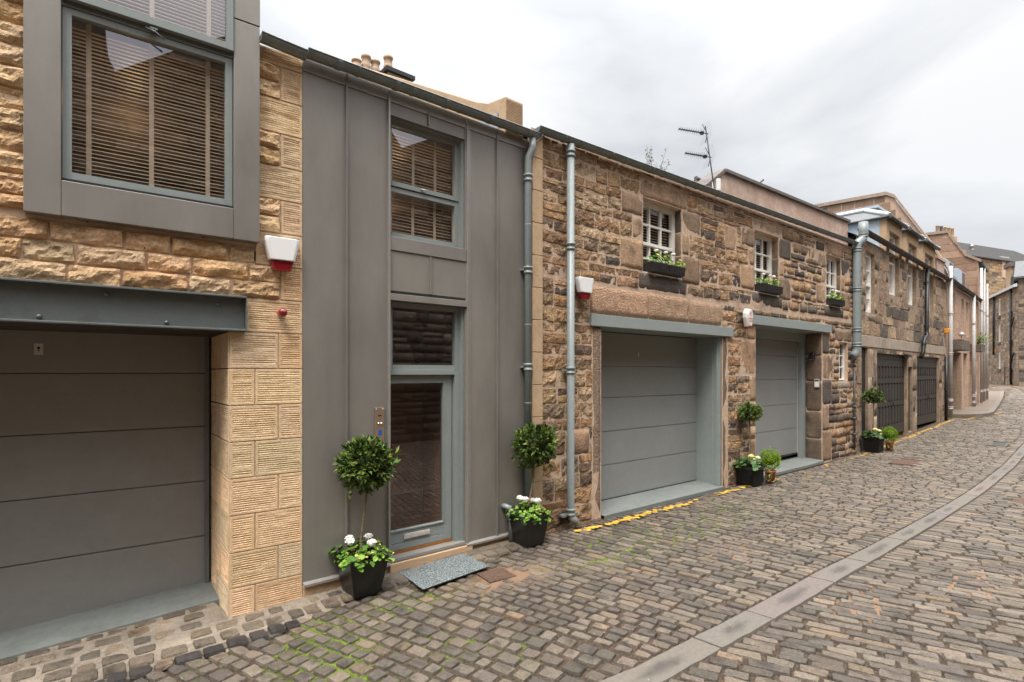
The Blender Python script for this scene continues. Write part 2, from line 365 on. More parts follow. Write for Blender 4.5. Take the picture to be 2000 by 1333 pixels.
def shell(parent,u0,u1,z0,eave,ridge,depth,roofmat=M_SLATE,wallmat=M_MORT,front=.6,over=-.03,name='roof'):
    # back and side walls and a pitched slate roof
    m=MB(); h=depth/2
    m.add([(u0,front,z0),(u0,depth,z0),(u0,depth,eave),(u0,h,ridge-.02),(u0,front,eave)],[(0,1,2,3,4)]); m.add([(u1,front,z0),(u1,depth,z0),(u1,depth,eave),(u1,h,ridge-.02),(u1,front,eave)],[(4,3,2,1,0)])
    m.quad((u1,depth,z0),(u0,depth,z0),(u0,depth,eave),(u1,depth,eave)); build('side_wall',m,wallmat,parent)
    r=MB(); rows=14
    for k in range(rows):     # lapped slate courses
        t0,t1=k/rows,(k+1)/rows; ya,yb=-over+(h+over)*t0,-over+(h+over)*t1; za,zb=eave+(ridge-eave)*t0,eave+(ridge-eave)*t1
        r.quad((u0,ya,za+.03),(u1,ya,za+.03),(u1,yb,zb+.012),(u0,yb,zb+.012)); r.quad((u0,ya,za+.0),(u1,ya,za+.0),(u1,ya,za+.03),(u0,ya,za+.03))
    r.quad((u0,h,ridge+.012),(u1,h,ridge+.012),(u1,depth+over,eave),(u0,depth+over,eave)); r.quad((u1,-over,eave-.03),(u0,-over,eave-.03),(u0,depth,eave-.03),(u1,depth,eave-.03))
    r.tube([(u0,h,ridge+.03),(u1,h,ridge+.03)],.07,8); build(name,r,roofmat,parent)
def gutter(parent,u0,z0,u1,z1,d=-.1,r=.065,mt=M_GUT,seg=.9,fascia=True):
    m=MB(); n=10; L_=u1-u0
    def ring(u,rr):
        z=z0+(z1-z0)*(u-u0)/L_; return [(u,d+rr*math.cos(math.pi+math.pi*k/n),z+rr*math.sin(math.pi+math.pi*k/n)) for k in range(n+1)]
    a=ring(u0,r)+ring(u1,r); m.add(a,[(k,k+1,n+2+k,n+1+k) for k in range(n)],smooth=True)
    a=ring(u0,r-.006)+ring(u1,r-.006); m.add(a,[(k,n+1+k,n+2+k,k+1) for k in range(n)],smooth=True)
    for s_ in (-1,1): m.tube([(u0,d+s_*r,z0),(u1,d+s_*r,z1)],.008,6)
    for u in (u0,u1): m.add(ring(u,r),[tuple(range(n+1))])
    u=u0+seg*.5
    while u<u1-.05:
        for uu,w in ((u,.022),(u+seg*.32,.010)):
            a=ring(uu-w,r+.006)+ring(uu+w,r+.006)+ring(uu-w,r-.001)+ring(uu+w,r-.001); N=n+1
            m.add(a,[(k,k+1,N+1+k,N+k) for k in range(n)]+[(2*N+k,k,k+1,2*N+k+1)[::-1] for k in range(n)]+[(N+k,3*N+k,3*N+k+1,N+k+1)[::-1] for k in range(n)],smooth=False)
        u+=seg
    return build('gutter',m,mt,parent)
def pipe(parent,pts,r,collars,mt,name='downpipe',shoe=True,n=14):
    m=MB(); m.tube(pts,r,n)
    for (x,y,z,big) in collars:
        m.lathe([(r,-.05),(r+.014,-.045),(r+.014,-.03),(r+.005,-.026),(r+.005,.01),(r+.016,.014),(r+.016,.04),(r,.045)],(x,y,z),n)
        if big: m.box(x-r-.035,x+r+.035,y+r*.3,y+r+.03,z-.012,z+.012)
    return build(name,m,mt,parent)
def window(parent,u0,u1,z0,z1,y,mt=M_WHITE,gm=None,fw=.06,bars=(0,0),rail=None,blind=0,tapes=(),fd=.06,room=True,name='window',tilt=.7,pitch=.05,curtain=False):
    # frame at depth y..y+fd; rail = height of meeting rail
    m=MB(); m.box(u0,u0+fw,y,y+fd,z0,z1); m.box(u1-fw,u1,y,y+fd,z0,z1); m.box(u0+fw,u1-fw,y,y+fd,z1-fw,z1); m.box(u0+fw,u1-fw,y-.004,y+fd,z0,z0+fw)
    if rail: m.box(u0+fw,u1-fw,y-.008,y+fd,rail-.025,rail+.025)
    secs=[(z0+fw,rail-.025),(rail+.025,z1-fw)] if rail else [(z0+fw,z1-fw)]
    for (a,b) in secs:
        for k in range(1,bars[0]+1): x=u0+fw+(u1-u0-2*fw)*k/(bars[0]+1); m.box(x-.015,x+.015,y+.012,y+fd-.01,a,b)
        for k in range(1,bars[1]+1): z=a+(b-a)*k/(bars[1]+1); m.box(u0+fw,u1-fw,y+.015,y+fd-.012,z-.014,z+.014)
    o=build(name,m,mt,parent)
    g=MB(); yy=y+fd*.6; g.quad((u0+fw*.8,yy,z0+fw*.8),(u1-fw*.8,yy,z0+fw*.8),(u1-fw*.8,yy,z1-fw*.8),(u0+fw*.8,yy,z1-fw*.8)); build('pane',g,gm or G_OLD,o)
    if blind:
        b=MB(); z=z1-fw-.03; yb=y+fd+.07
        while z>z0+fw*.5:
            c_,s_=math.cos(tilt)*blind/2,math.sin(tilt)*blind/2; xa,xb=u0+fw*.7,u1-fw*.7
            b.add([(xa,yb-c_,z-s_),(xb,yb-c_,z-s_),(xb,yb+c_,z+s_),(xa,yb+c_,z+s_),(xa,yb-c_,z-s_-.0055),(xb,yb-c_,z-s_-.0055),(xb,yb+c_,z+s_-.003),(xa,yb+c_,z+s_-.003)],
                  [(0,1,2,3),(7,6,5,4),(0,4,5,1)]); z-=pitch
        build('blind_slats',b,M_BLIND,o)
        if tapes:
            t=MB()
            for x in tapes: t.box(x-.017,x+.017,yb-blind/2-.004,yb-blind/2-.002,z0+fw*.5,z1-fw*.6)
            build('blind_tape',t,M_TAPE,o)
    if curtain:
        c=MB(); c.box(u0+fw*.7,u1-fw*.7,y+fd+.012,y+fd+.018,z0,z1); build('roller_blind',c,M_WHITE,o)
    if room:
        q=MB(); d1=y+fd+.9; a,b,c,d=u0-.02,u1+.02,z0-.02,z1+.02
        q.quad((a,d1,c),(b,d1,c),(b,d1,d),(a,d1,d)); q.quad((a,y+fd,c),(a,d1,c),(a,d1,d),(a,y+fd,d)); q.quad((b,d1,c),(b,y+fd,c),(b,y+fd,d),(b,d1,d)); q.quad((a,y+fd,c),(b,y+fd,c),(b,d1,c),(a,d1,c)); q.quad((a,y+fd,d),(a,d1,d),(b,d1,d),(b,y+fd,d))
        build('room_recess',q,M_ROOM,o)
    return o
def panel_door(parent,u0,u1,z0,z1,y,lines,mt,name='garage_door'):
    m=MB(); zs=[z0]+list(lines)+[z1]
    for a,b in zip(zs,zs[1:]):
        m.prism([(y+.03,a+.002),(y+.002,a+.004),(y,a+.010),(y,b-.012),(y+.002,b-.006),(y+.03,b-.005)],'x',u0,u1)
    m.box(u0,u1,y+.031,y+.06,z0,z1); o=build(name,m,mt,parent)
    s=MB(); s.box(u0,u1,y+.004,y+.05,z0-.035,z0-.001); build('rubber_seal',s,M_RUB,o)
    return o

# ================================================================ GROUND
def wall_y(x):      # line of the house fronts
    for (a,b),(c,d) in zip(WL,WL[1:]):
        if x<=c: return b+(d-b)*(x-a)/(c-a)
    return WL[-1][1]
WL=[(-60,8.4),(1.8,5.25),(4.73,5.25),(15.8,5.0),(26.5,5.3),(35.4,5.78),(48,6.95),(60,9),(75,14),(100,26)]
CH=[(-8,2.62,.30),(2.2,2.47,.26),(3.2,2.29,.25),(4.3,2.235,.25),(5.52,2.205,.25),(6.65,2.175,.24),(8.77,2.105,.21),(12.06,2.06,.2),(16,2.10,.2),(21,2.30,.2),(28,2.75,.2),(40,4.0,.2),(60,7.2,.2),(75,11,.2)]
def chan(x):
    for (a,b,e),(c,d,g) in zip(CH,CH[1:]):
        if x<=c: k=(x-a)/(c-a); k=max(0,k); return b+(d-b)*k, (e+(g-e)*k)/2
    return CH[-1][1],.1
def und(x,y): return .014*noise.noise((x*.55,y*.55,1.))+.007*noise.noise((x*1.7,y*1.7,5.))
def frange(a,b,s):
    o=[]; 
    while a<b: o.append(a); a+=s
    return o+[b]
gm=MB()
xs=[-400,-120,-40,-15]+frange(-6,20,.5)+frange(21,75,1.5)+[90,150,300,600]
ys=[-400,-100,-30,-10]+frange(-6,8,.5)+[9,10,12,15,20,30,60,150,500]
vs=[(x,y,gz(x)-.035+(und(x,y) if -6<=x<=20 and -6<=y<=8 else 0)) for y in ys for x in xs]; n=len(xs)
gm.add(vs,[(j*n+i,j*n+i+1,(j+1)*n+i+1,(j+1)*n+i) for j in range(len(ys)-1) for i in range(n-1)],smooth=True)
M_DIRT=mat('joint_dirt',(.085,.062,.042),.98,var=.45,vscale=25,bump=1.,bscale=60,col2=(.20,.12,.07),c2scale=1.3,c2lo=.52,c2hi=.62)
build('ground',gm,M_DIRT,kind='structure')
# joint filling: a finer bed with moss where the photograph has it
def moss_amt(x,y):
    a=0
    for (cx,cy,rx,ry,k) in ((1.9,4.3,1.5,.8,1.),(2.6,3.6,1.3,.7,.65),(5.9,4.25,1.7,.7,1.5),(7.8,4.2,1.8,.7,1.3),(10.5,4.3,2.6,.7,.9),(14.5,4.2,3,.6,.5),(4.9,4.6,.6,.3,1.),(1.4,3.4,.9,.9,.8),(9,3.2,3,.6,.3),(15,4.9,5,.3,.4),(19,4.6,5,.5,.35)):
        a=max(a,k*math.exp(-((x-cx)/rx)**2-((y-cy)/ry)**2))
    return min(1,max(0,a*.95+.9*noise.noise((x*1.6,y*1.6,2))*(.15+a)-.04))
def sand_amt(x,y):
    a=0
    for (cx,cy,rx,ry,k) in ((3.7,4.35,.9,.4,1.),(6.1,3.2,.9,.4,.9),(5.6,1.7,.7,.25,1.),(7.2,1.2,1.0,.35,1.),(3.25,1.9,.4,.3,.7),(8.2,3.1,.8,.3,.5),(4.6,3.9,.7,.4,.6),(11,1.0,1,.3,.5)):
        a=max(a,k*math.exp(-((x-cx)/rx)**2-((y-cy)/ry)**2))
    return a
jm=MB(); st=.035
xs=frange(-.6,9,st)+frange(9.07,26,.07); ys=frange(.6,5.35,st); n=len(xs)
vs=[];cs=[]
for y in ys:
    for x in xs:
        mo=moss_amt(x,y); sa=sand_amt(x,y); nn=noise.noise((x*14,y*14,4)); n2=noise.noise((x*3.1,y*3.1,8)); n3=noise.noise((x*33,y*33,8))
        mk=max(0,min(1,mo)); k=max(0,min(1,sa)); cs.append((mk,k,.5+.5*n2))
        vs.append((x,y,gz(x)-.028+und(x,y)+.007*nn+.004*n3+.007*mk+.012*k))
jm.add(vs,[(j*n+i,j*n+i+1,(j+1)*n+i+1,(j+1)*n+i) for j in range(len(ys)-1) for i in range(n-1)],cs,True)
def joint_mat():
    m=bpy.data.materials.new('joint_bed'); m.use_nodes=True; t=m.node_tree; N=t.nodes; l=t.links.new; b=N['Principled BSDF']; b.inputs['Roughness'].default_value=.95
    a=N.new('ShaderNodeAttribute'); a.attribute_name='tint'; sp=N.new('ShaderNodeSeparateColor'); l(a.outputs['Color'],sp.inputs[0]); tcn=N.new('ShaderNodeTexCoord')
    def nz(sc,d=6,r=.65):
        n=N.new('ShaderNodeTexNoise'); n.inputs['Scale'].default_value=sc; n.inputs['Detail'].default_value=d; n.inputs['Roughness'].default_value=r; l(tcn.outputs['Object'],n.inputs['Vector']); return n.outputs['Fac']
    def ma(op,x,y,cl=False):
        n=N.new('ShaderNodeMath'); n.operation=op; n.use_clamp=cl
        for k,v in enumerate((x,y)):
            if isinstance(v,(int,float)): n.inputs[k].default_value=v
            else: l(v,n.inputs[k])
        return n.outputs[0]
    def mixc(f,c1,c2):
        n=N.new('ShaderNodeMixRGB'); l(f,n.inputs['Fac'])
        for k,v in (('Color1',c1),('Color2',c2)):
            if isinstance(v,tuple): n.inputs[k].default_value=(*v,1)
            else: l(v,n.inputs[k])
        return n.outputs['Color']
    cr_=lambda o,a_,b_: ma('MULTIPLY',ma('SUBTRACT',o,a_),1/(b_-a_),True)
    base=mixc(cr_(nz(45),.38,.62),(.030,.020,.012),(.115,.075,.046))
    sand=mixc(cr_(ma('ADD',ma('MULTIPLY',sp.outputs[1],.8),nz(9)),.85,1.15),base,(.27,.165,.10))
    g=mixc(cr_(nz(30),.4,.65),(.06,.085,.010),(.20,.27,.025))
    f=cr_(ma('ADD',ma('MULTIPLY',sp.outputs[0],.34),ma('ADD',ma('MULTIPLY',nz(26),.75),ma('MULTIPLY',nz(4.5),.45))),.80,.90)
    l(mixc(f,sand,g),b.inputs['Base Color'])
    bp=N.new('ShaderNodeBump'); bp.inputs['Distance'].default_value=.02; l(nz(110),bp.inputs['Height']); l(bp.outputs['Normal'],b.inputs['Normal']); return m
M_JOINT=joint_mat()
build('joint_bed',jm,M_JOINT,kind='structure')
# setts
rng=random.Random(3)
PATCH=[(3.33,3.75,4.30,4.62),(14.6,15.6,3.5,4.0),(19.4,20.5,2.62,3.0),(11.9,12.5,1.15,1.55)]
GREY=[(.158,.141,.122),(.185,.166,.143),(.135,.122,.108),(.205,.183,.155),(.165,.145,.125),(.225,.198,.163),(.118,.108,.097)]
WARM=[(.23,.18,.13),(.27,.225,.17),(.24,.185,.135),(.20,.165,.125)]
def sett(mb,cx,cy,ux,uy,L_,W_,near):
    # L_ along the course direction (ux,uy), W_ across
    vx,vy=uy,-ux; z=gz(cx)+und(cx,cy)+rng.uniform(-.006,.006); ta,tb=rng.uniform(-.03,.03),rng.uniform(-.05,.05)
    col=vary(rng.choice(GREY if rng.random()<.93 else WARM),rng,.17); sd=rng.uniform(0,99)
    if near==2:
        nx,ny=(7,5); AX=(-1,-.90,-.6,-.2,.2,.6,.90,1); BY=(-1,-.86,-.35,.35,.86,1); vs=[]; cc=[]; ca=rng.uniform(.05,.16); dark=rng.random()<.22; pit=(rng.uniform(-.3,.3),rng.uniform(-.3,.3))
        jit=[(rng.uniform(-.055,.055),rng.uniform(-.07,.07)) for _ in range(4)]
        for j in range(ny+1):
            for i in range(nx+1):
                a,b=AX[i],BY[j]; e=1-max(abs(a),abs(b))
                # rounded rectangle
                sx=a*(1-ca*.45*abs(b)**3*abs(a)); sy=b*(1-ca*.7*abs(a)**3*abs(b))
                wts=((1-a)*(1-b)/4,(1+a)*(1-b)/4,(1+a)*(1+b)/4,(1-a)*(1+b)/4)
                sx+=sum(q*j_[0] for q,j_ in zip(wts,jit))*2; sy+=sum(q*j_[1] for q,j_ in zip(wts,jit))*2
                px_,py_=sx*L_/2,sy*W_/2; x=cx+ux*px_+vx*py_; y=cy+uy*px_+vy*py_
                x+=.006*noise.noise((x*19,y*19,sd)); y+=.006*noise.noise((x*19,y*19,sd+5))
                h=z+ta*px_+tb*py_+.004*noise.noise((x*16,y*16,sd))+.0025*noise.noise((x*48,y*48,sd))
                if e<1e-6: h-=.035
                elif e<.15: h-=.006
                vs.append((x,y,h)); k=1+.12*noise.noise((x*20,y*20,sd))
                if dark: k*=1-.55*max(0,min(1,1.4-3.2*math.hypot(a/2-pit[0],b/2-pit[1])+.9*noise.noise((x*25,y*25,sd))))
                if e<1e-6: k*=.6
                cc.append(tuple(q*k for q in col))
        mb.add(vs,[(j*(nx+1)+i,j*(nx+1)+i+1,(j+1)*(nx+1)+i+1,(j+1)*(nx+1)+i) for j in range(ny) for i in range(nx)],cc,False)
    else:
        vs=[];
        for (rr,dz) in ((1.,-.04),(.93,-.006),(.66,0)):
            for (a,b) in ((-1,-.75),(-.85,-1),(.85,-1),(1,-.75),(1,.75),(.85,1),(-.85,1),(-1,.75)):
                px_,py_=a*rr*L_/2,b*(rr if rr==1 else rr-.04)*W_/2; vs.append((cx+ux*px_+vx*py_+rng.uniform(-.004,.004),cy+uy*px_+vy*py_+rng.uniform(-.004,.004),z+dz+ta*px_+tb*py_))
        fs=[(k,(k+1)%8,8+(k+1)%8,8+k) for k in range(8)]+[(8+k,8+(k+1)%8,16+(k+1)%8,16+k) for k in range(8)]+[tuple(range(16,24))]
        mb.add(vs,fs,col,False)
M_SETT=mat('sett_stone',(.84,.765,.69),.5,tint=True,var=.26,vscale=30,bump=.9,bscale=70,bdist=.012,spec=.45,stain=(.045,.04,.035),stain_s=11,stain_lo=.58,stain_hi=.72)
sm=MB()
def lay(side):
    c=-3.4 if side=='L' else -1.
    while c<64:
        far=c>24
        p=(rng.uniform(.125,.155) if side=='L' and c<3.4 else rng.uniform(.098,.125)) if side=='L' else rng.uniform(.098,.126)
        if far: p*=1.5
        ylo,yhi=(0,1)
        sk=math.tan(R(4+13*max(0,min(1,(8-c)/6)))) if side=='L' else math.tan(R(5+15*max(0,min(1,(12-c)/8))))
        wob=rng.uniform(-.02,.02)
        if side=='L': y=2.2+rng.uniform(-.1,.1); yend=9.2
        else: y=2.25; yend=-3.9
        sgn=1 if side=='L' else -1
        dirx,diry=-sk,1; nn=math.hypot(dirx,diry); ux,uy=dirx/nn*sgn,diry/nn*sgn
        cyc0,hw0=chan(c); t=((cyc0+hw0-2.25) if side=='L' else (2.25-(cyc0-hw0)))/abs(uy)+.004
        while True:
            Ls=(rng.uniform(.12,.20) if c<4 else rng.uniform(.15,.27)) if side=='L' else rng.uniform(.17,.33)
            if far: Ls*=1.4
            m_=t+Ls/2; cx=c+ux*m_+.02*noise.noise((c*.9,m_*2.5,1)); cy=(2.25)+uy*m_; t+=Ls
            if (side=='L' and cy>yend) or (side=='R' and cy<yend): break
            if m_>12: break
            if cx>66: continue
            cyc,hw=chan(cx)
            if side=='L':
                if 0: 
                    if cy+Ls/2<cyc+hw+.05: continue
                    lo=cyc+hw+.012; hi=cy+Ls/2; cy=(lo+hi)/2; Ls=hi-lo
                    if Ls<.05: continue
                top=wall_y(cx)-(.36 if cx<4.2 else .10)
                if 1.9<cx<2.0 and 0: pass
                if cy+Ls/2>top:
                    if cy-Ls/2>top-.05: break
                    lo=cy-Ls/2; cy=(lo+top)/2; Ls=top-lo
            else:
                if 0:
                    if cy-Ls/2>cyc-hw-.05: continue
                    lo=cy-Ls/2; hi=cyc-hw-.012; cy=(lo+hi)/2; Ls=hi-lo
            if cx<-1.2 or (cy<-3.7): continue
            if any(a<cx<b and e<cy<f for a,b,e,f in PATCH): continue
            if 27<cx<58 and cy>4.35+max(0,cx-29.5)*.105: continue
            if cx>36 and cy>wall_y(cx)-.1: continue
            near=2 if cx<8.5 and cy>.3 else 1
            g=.015 if near==2 else .014
            sett(sm,cx+wob*0,cy,ux,uy,Ls-g-(.010 if (side=='L' and cx<4) else 0),p-g-(.006 if (side=='L' and cx<4) else 0),near)
        c+=p
lay('L'); lay('R')
build('cobbled_road',sm,M_SETT,kind='structure')
# flagstone channel down the lane
fm=MB(); x=-4.2; k=0
FL=[(.145,.124,.106),(.138,.12,.104),(.152,.127,.107),(.132,.115,.099)]
while x<40:
    Ls=rng.uniform(.8,1.3)*(1 if x<12 else 1.3); nx,ny=13,8; col=vary(rng.choice(FL),rng,.04); sd=rng.uniform(0,50); dk=rng.random()<.75; dz=rng.uniform(-.003,.003)
    vs=[];cc=[]
    for j in range(ny+1):
        for i in range(nx+1):
            ti=(0,.006,.1,.2,.28,.36,.44,.52,.6,.68,.76,.85,.994,1)[i]; tj=(0,.03,.2,.35,.5,.65,.8,.97,1)[j]; a=x+.003+(Ls-.006)*ti; cyc,hw=chan(a); b=cyc+(tj*2-1)*(hw-.002); e=min(i,nx-i,j,ny-j)
            a+=.3*(b-cyc)*-.25
            b+=.006*noise.noise((a*8,b*8,sd)); a+=.004*noise.noise((a*8,b*18,sd))
            kk=1
            if dk: kk=1-.5*max(0,min(1,1.3-((ti-.5)/.24)**2-((tj-.5)/.2)**2+.7*noise.noise((a*12,b*12,sd))))
            vs.append((a,b,gz(a)+und(a,b)-.003+dz+(-.03 if e==0 else 0)+.003*noise.noise((a*9,b*9,sd)))); cc.append(tuple(q*kk for q in col))
    fm.add(vs,[(j*(nx+1)+i,j*(nx+1)+i+1,(j+1)*(nx+1)+i+1,(j+1)*(nx+1)+i) for j in range(ny) for i in range(nx)],cc,False)
    x+=Ls
M_FLAG=mat('flagstone',(1,1,1),.75,tint=True,var=.16,vscale=28,bump=.5,bscale=90)
build('flagstone_channel',fm,M_FLAG,kind='structure')
# mortar apron with embedded setts along the first two houses
am=MB(); xs=frange(-2.6,4.35,.05); nj=16; vs=[];cs=[]
def apw(x): return .55 if x<1.2 else .55-(min(x,2.)-1.2)*.25
for j in range(nj+1):
    for x in xs:
        yb=(F1.p(x-1.805,0)[1] if x<1.8 else 5.25)+(.10 if x>1.8 else (1.05 if x<1.17 else .02)); ye=(F1.p(x-1.805,0)[1] if x<1.8 else 5.25)-(apw(x)+.03*noise.noise((x*3,0,0))); y=yb+(ye-yb)*j/nj if j else yb
        if x<1.17: yb=F1.p(x-1.805,0)[1]+.50; y=yb+(ye-yb)*j/nj
        elif j>0: y=min(yb,5.27)+(ye-min(yb,5.27))*j/nj
        h=gz(x)+.012-.045*(j/nj)**6+.006*noise.noise((x*7,y*7,2)); k=noise.noise((x*3,y*4,5))
        c=(.22+.08*k,.182+.066*k,.142+.05*k)
        if x>2.3: c=tuple(q*.55 for q in c)
        vs.append((x,y,h)); cs.append(c)
n=len(xs); am.add(vs,[(j*n+i,j*n+i+1,(j+1)*n+i+1,(j+1)*n+i) for j in range(nj) for i in range(n-1)],cs,True)
M_APR=mat('apron_mortar',(1,1,1),.95,tint=True,var=.25,vscale=18,bump=.7,bscale=50,stain=(.25,.15,.07),stain_s=3.5,stain_lo=.58,stain_hi=.75)
build('mortar_apron',am,M_APR,kind='structure')
em=MB()
for row,(off,p0) in enumerate(((.12,.17),(.30,.19),(.475,.17),(-.07,.17),(-.26,.17),(-.42,.13))):
    x=-2.5+row*.06
    while x<4.2:
        Ls=rng.uniform(.12,.2); off2=off
        if (x>1.6 and row==2) or (x>.95 and row>2): x+=Ls; continue
        if x>1.8 and row==1: off2=.27
        cy=(F1.p(x-1.805,0)[1] if x<1.8 else 5.25)-off2; wv=p0*.84
        dark=row==2
        o_=GREY[:] 
        if dark or rng.random()<.9:
            zz=gz(x); 
            old=GREY[:]
            if dark: GREY[:]=[(.045,.043,.045),(.06,.055,.055),(.035,.034,.036)]
            else: GREY[:]=[(.20,.172,.135),(.165,.145,.12),(.235,.195,.15),(.14,.125,.105)]
            sett(em,x+Ls/2,cy,1,-.05 if x<1.8 else 0,Ls*.96,wv,2); GREY[:]=old
        x+=Ls+(rng.uniform(.008,.035) if not dark else .004)
for i,(x_,y_,z_) in enumerate(em.v): em.v[i]=(x_,y_,z_+.023)
build('kerb_setts',em,M_SETT,kind='structure')
# yellow line, broken and worn
ym=MB()
M_YEL=mat('worn_yellow_paint',(.62,.36,.035),.7,var=.28,vscale=30,bump=.5,bscale=60)
x=5.25; rr=random.Random(5)
def yl(x): return wall_y(x)-(.32 if x<8 else .26) if x<26.5 else 4.75-.1*(min(x,31)-26.5)
while x<31:
    g=rr.uniform(.04,.10); y=yl(x)
    dens=.95 if x<7.4 else (.65 if x<10 else (.18 if x<15.5 else .8))
    if 8.1<x<8.5: dens=.2
    if rr.random()<dens:
        for q in range(rr.choice((1,2,2)) if x<12 else 1):
            yy=y+rr.uniform(-.045,.045); w_=rr.uniform(.03,.06); a=x; b=x+g*rr.uniform(.7,1.2); pts=[]
            for t in range(8):
                an=2*math.pi*t/8; pts.append(((a+b)/2+(b-a)/2*1.15*math.cos(an)*rr.uniform(.75,1.1),yy+w_*math.sin(an)*rr.uniform(.7,1.15)))
            ym.add([(p,q_,gz(p)+und(p,q_)+.0105+.0015*q) for p,q_ in pts],[tuple(range(8))])
    x+=g
build('yellow_line',ym,M_YEL,kind='structure')
# slabs in front of the garages
def slab(name,F,u0,u1,d0,d1,m=M_SLAB):
    b=MB(); n=12
    vs=[]
    for j,d in enumerate((d0,d0+.002,d1)):
        for i in range(n+1):
            u=u0+(u1-u0)*i/n; x,y,_=F.p(u,d); vs.append((x,y,gz(x)+(.028 if j else -.03)+(.035*(d-d0)/(d1-d0))+(.02 if F is F3 and u>5.5 else 0)))
    b.add(vs,[(j*(n+1)+i,j*(n+1)+i+1,(j+1)*(n+1)+i+1,(j+1)*(n+1)+i) for j in range(2) for i in range(n)]); return build(name,b,m,kind='structure')
slab('garage_threshold_slab',F1,-4.2,-.63,.47,1.1); slab('garage_threshold_slab',F3,1.36,4.63,-.06,.6); slab('garage_threshold_slab',F3,5.87,8.97,-.06,.6)
# kerbed pavement beyond the dark garages
pv=[(27.6,5.5),(27.9,4.75),(28.6,4.40),(29.6,4.35),(33.5,4.75),(38.2,5.28),(44,6.0),(48.6,6.62),(50,6.75),(50,8.2),(35.4,6.3)]
kb=MB(); kb.add([(x,y,gz(x)+.11) for x,y in pv],[tuple(range(len(pv)))]); n=len(pv)
for i in range(n-2): a,b=pv[i],pv[i+1]; kb.quad((a[0],a[1],gz(a[0])-.04),(b[0],b[1],gz(b[0])-.04),(b[0],b[1],gz(b[0])+.11),(a[0],a[1],gz(a[0])+.11))
build('pavement',kb,mat('paving_stone',(.165,.13,.10),.85,var=.25,vscale=3,stretch=(2,.3,1),bump=.3,bscale=12),kind='structure')
kk=MB()
for (a,b) in zip(pv[1:8],pv[2:9]):
    dx,dy=b[0]-a[0],b[1]-a[1]; l=math.hypot(dx,dy); nx_,ny_=-dy/l*.16,dx/l*.16
    kk.add([(a[0]-nx_*.1,a[1]-ny_*.1,gz(a[0])+.125),(b[0]-nx_*.1,b[1]-ny_*.1,gz(b[0])+.125),(b[0]+nx_,b[1]+ny_,gz(b[0])+.125),(a[0]+nx_,a[1]+ny_,gz(a[0])+.125),
            (a[0]-nx_*.1,a[1]-ny_*.1,gz(a[0])-.03),(b[0]-nx_*.1,b[1]-ny_*.1,gz(b[0])-.03)],[(0,1,2,3),(4,5,1,0)])
build('kerb',kk,mat('kerb_stone',(.17,.145,.125),.85,var=.25,vscale=6),kind='structure')

# ================================================================ HOUSE 1  (new sandstone)
rng=random.Random(11)
H1=thing('sandstone_house','new honey sandstone house with projecting grey bay window above a wide grey garage door','house',(F1.o[0],F1.o[1],0),F1.a)
UL=-4.6; G1=(-3.9,-.63,-.6,2.47)
m=MB(); panel(m,UL,0,-.6,5.10,[(G1[0],G1[1],G1[2],G1[3],.02),(-1.80,-.58,3.5,5.1,.02)],y=.004); build('mortar_backing',m,M_NMORT,H1)
TP=[(.95,.97,.98),(1.03,1.,.97),(.92,.9,.88),(1.06,1.04,1.0),(.98,.93,.88)]
# pillar blocks
m=MB(); z=-.10; k=0
ct=[-.14,.185,.50,.83,1.16,1.485,1.81,2.14,2.47]
for k,(a,b) in enumerate(zip(ct,ct[1:])):
    c=-.42 if k%2==0 else -.22
    tooled(m,[(-.63,c,a,b),(c,0,a,b)],TP,rng)
tooled(m,[(-.50,0,2.47,2.78)],TP,rng)
# quoins up the right edge
z=2.78; k=0
for (a,b) in zip([2.78,3.09,3.40,3.71,4.02,4.33,4.64,4.95],[3.09,3.40,3.71,4.02,4.33,4.64,4.95,5.1]):
    tooled(m,[(-.20 if k%2==0 else -.42,0,a,b)],TP,rng); k+=1
for k,(a,b) in enumerate(zip(ct,ct[1:])):      # garage reveal
    c=.62 if k%2==0 else .40
    tooled(m,[(.004,c,a,b),(c,1.0,a,b)],TP,rng,y0=-.63,side='x')
for (a,b) in zip(ct,ct[1:]): tooled(m,[(.004,.30,a,b)],TP,rng,y0=.0,side='x')
build('tooled_quoin_stone',m,M_TOOL,H1)
# rock-faced walling
m=MB(); obs=[(-.20,0,2.78,3.09),(-.42,0,3.09,3.40),(-.2,0,3.4,3.71),(-.42,0,3.71,4.02),(-.2,0,4.02,4.33),(-.42,0,4.33,4.64),(-.2,0,4.64,4.95),(-.42,0,4.95,5.1),(-1.95,-.43,3.30,5.2)]
PR=[(1,1,1),(1.12,1.1,1.05),(.9,.86,.8),(1.05,.97,.88),(.95,1.,1.05),(.86,.78,.70)]
rc=[]; zc=[2.78,2.935,3.09,3.245,3.40]+[3.40+.155*i for i in range(1,12)]
for (a,b) in zip(zc,zc[1:]):
    if a>=5.05: break
    b=min(b,5.1); row=free_rects(UL,0,a,b,obs)
    for (p,q,c,d) in row:
        if d-c<.06: continue
        u=p; first=True
        while u<q-.01:
            l=rng.uniform(.26,.50) if not first else rng.uniform(.15,.45); first=False
            if q-u-l<.14: l=q-u
            rc.append((u,u+l,c,d)); u+=l
stones(m,rc,PR,rng,res=.017,relief=.020,rough=.020,gap=.012,warp=0,mode='rock',edge=.016); build('rock_faced_stone',m,M_ROCK,H1)
for (u,z) in ((-.83,3.245),(-1.25,3.09),(-1.62,3.245),(-.97,2.935),(-.45,2.80),(-2.05,2.80),(-.42,3.1)): m=MB(); m.box(u-.005,u+.005,-.012,.01,z+.02,z+.10); build('weep_hole',m,M_BLACK,H1)
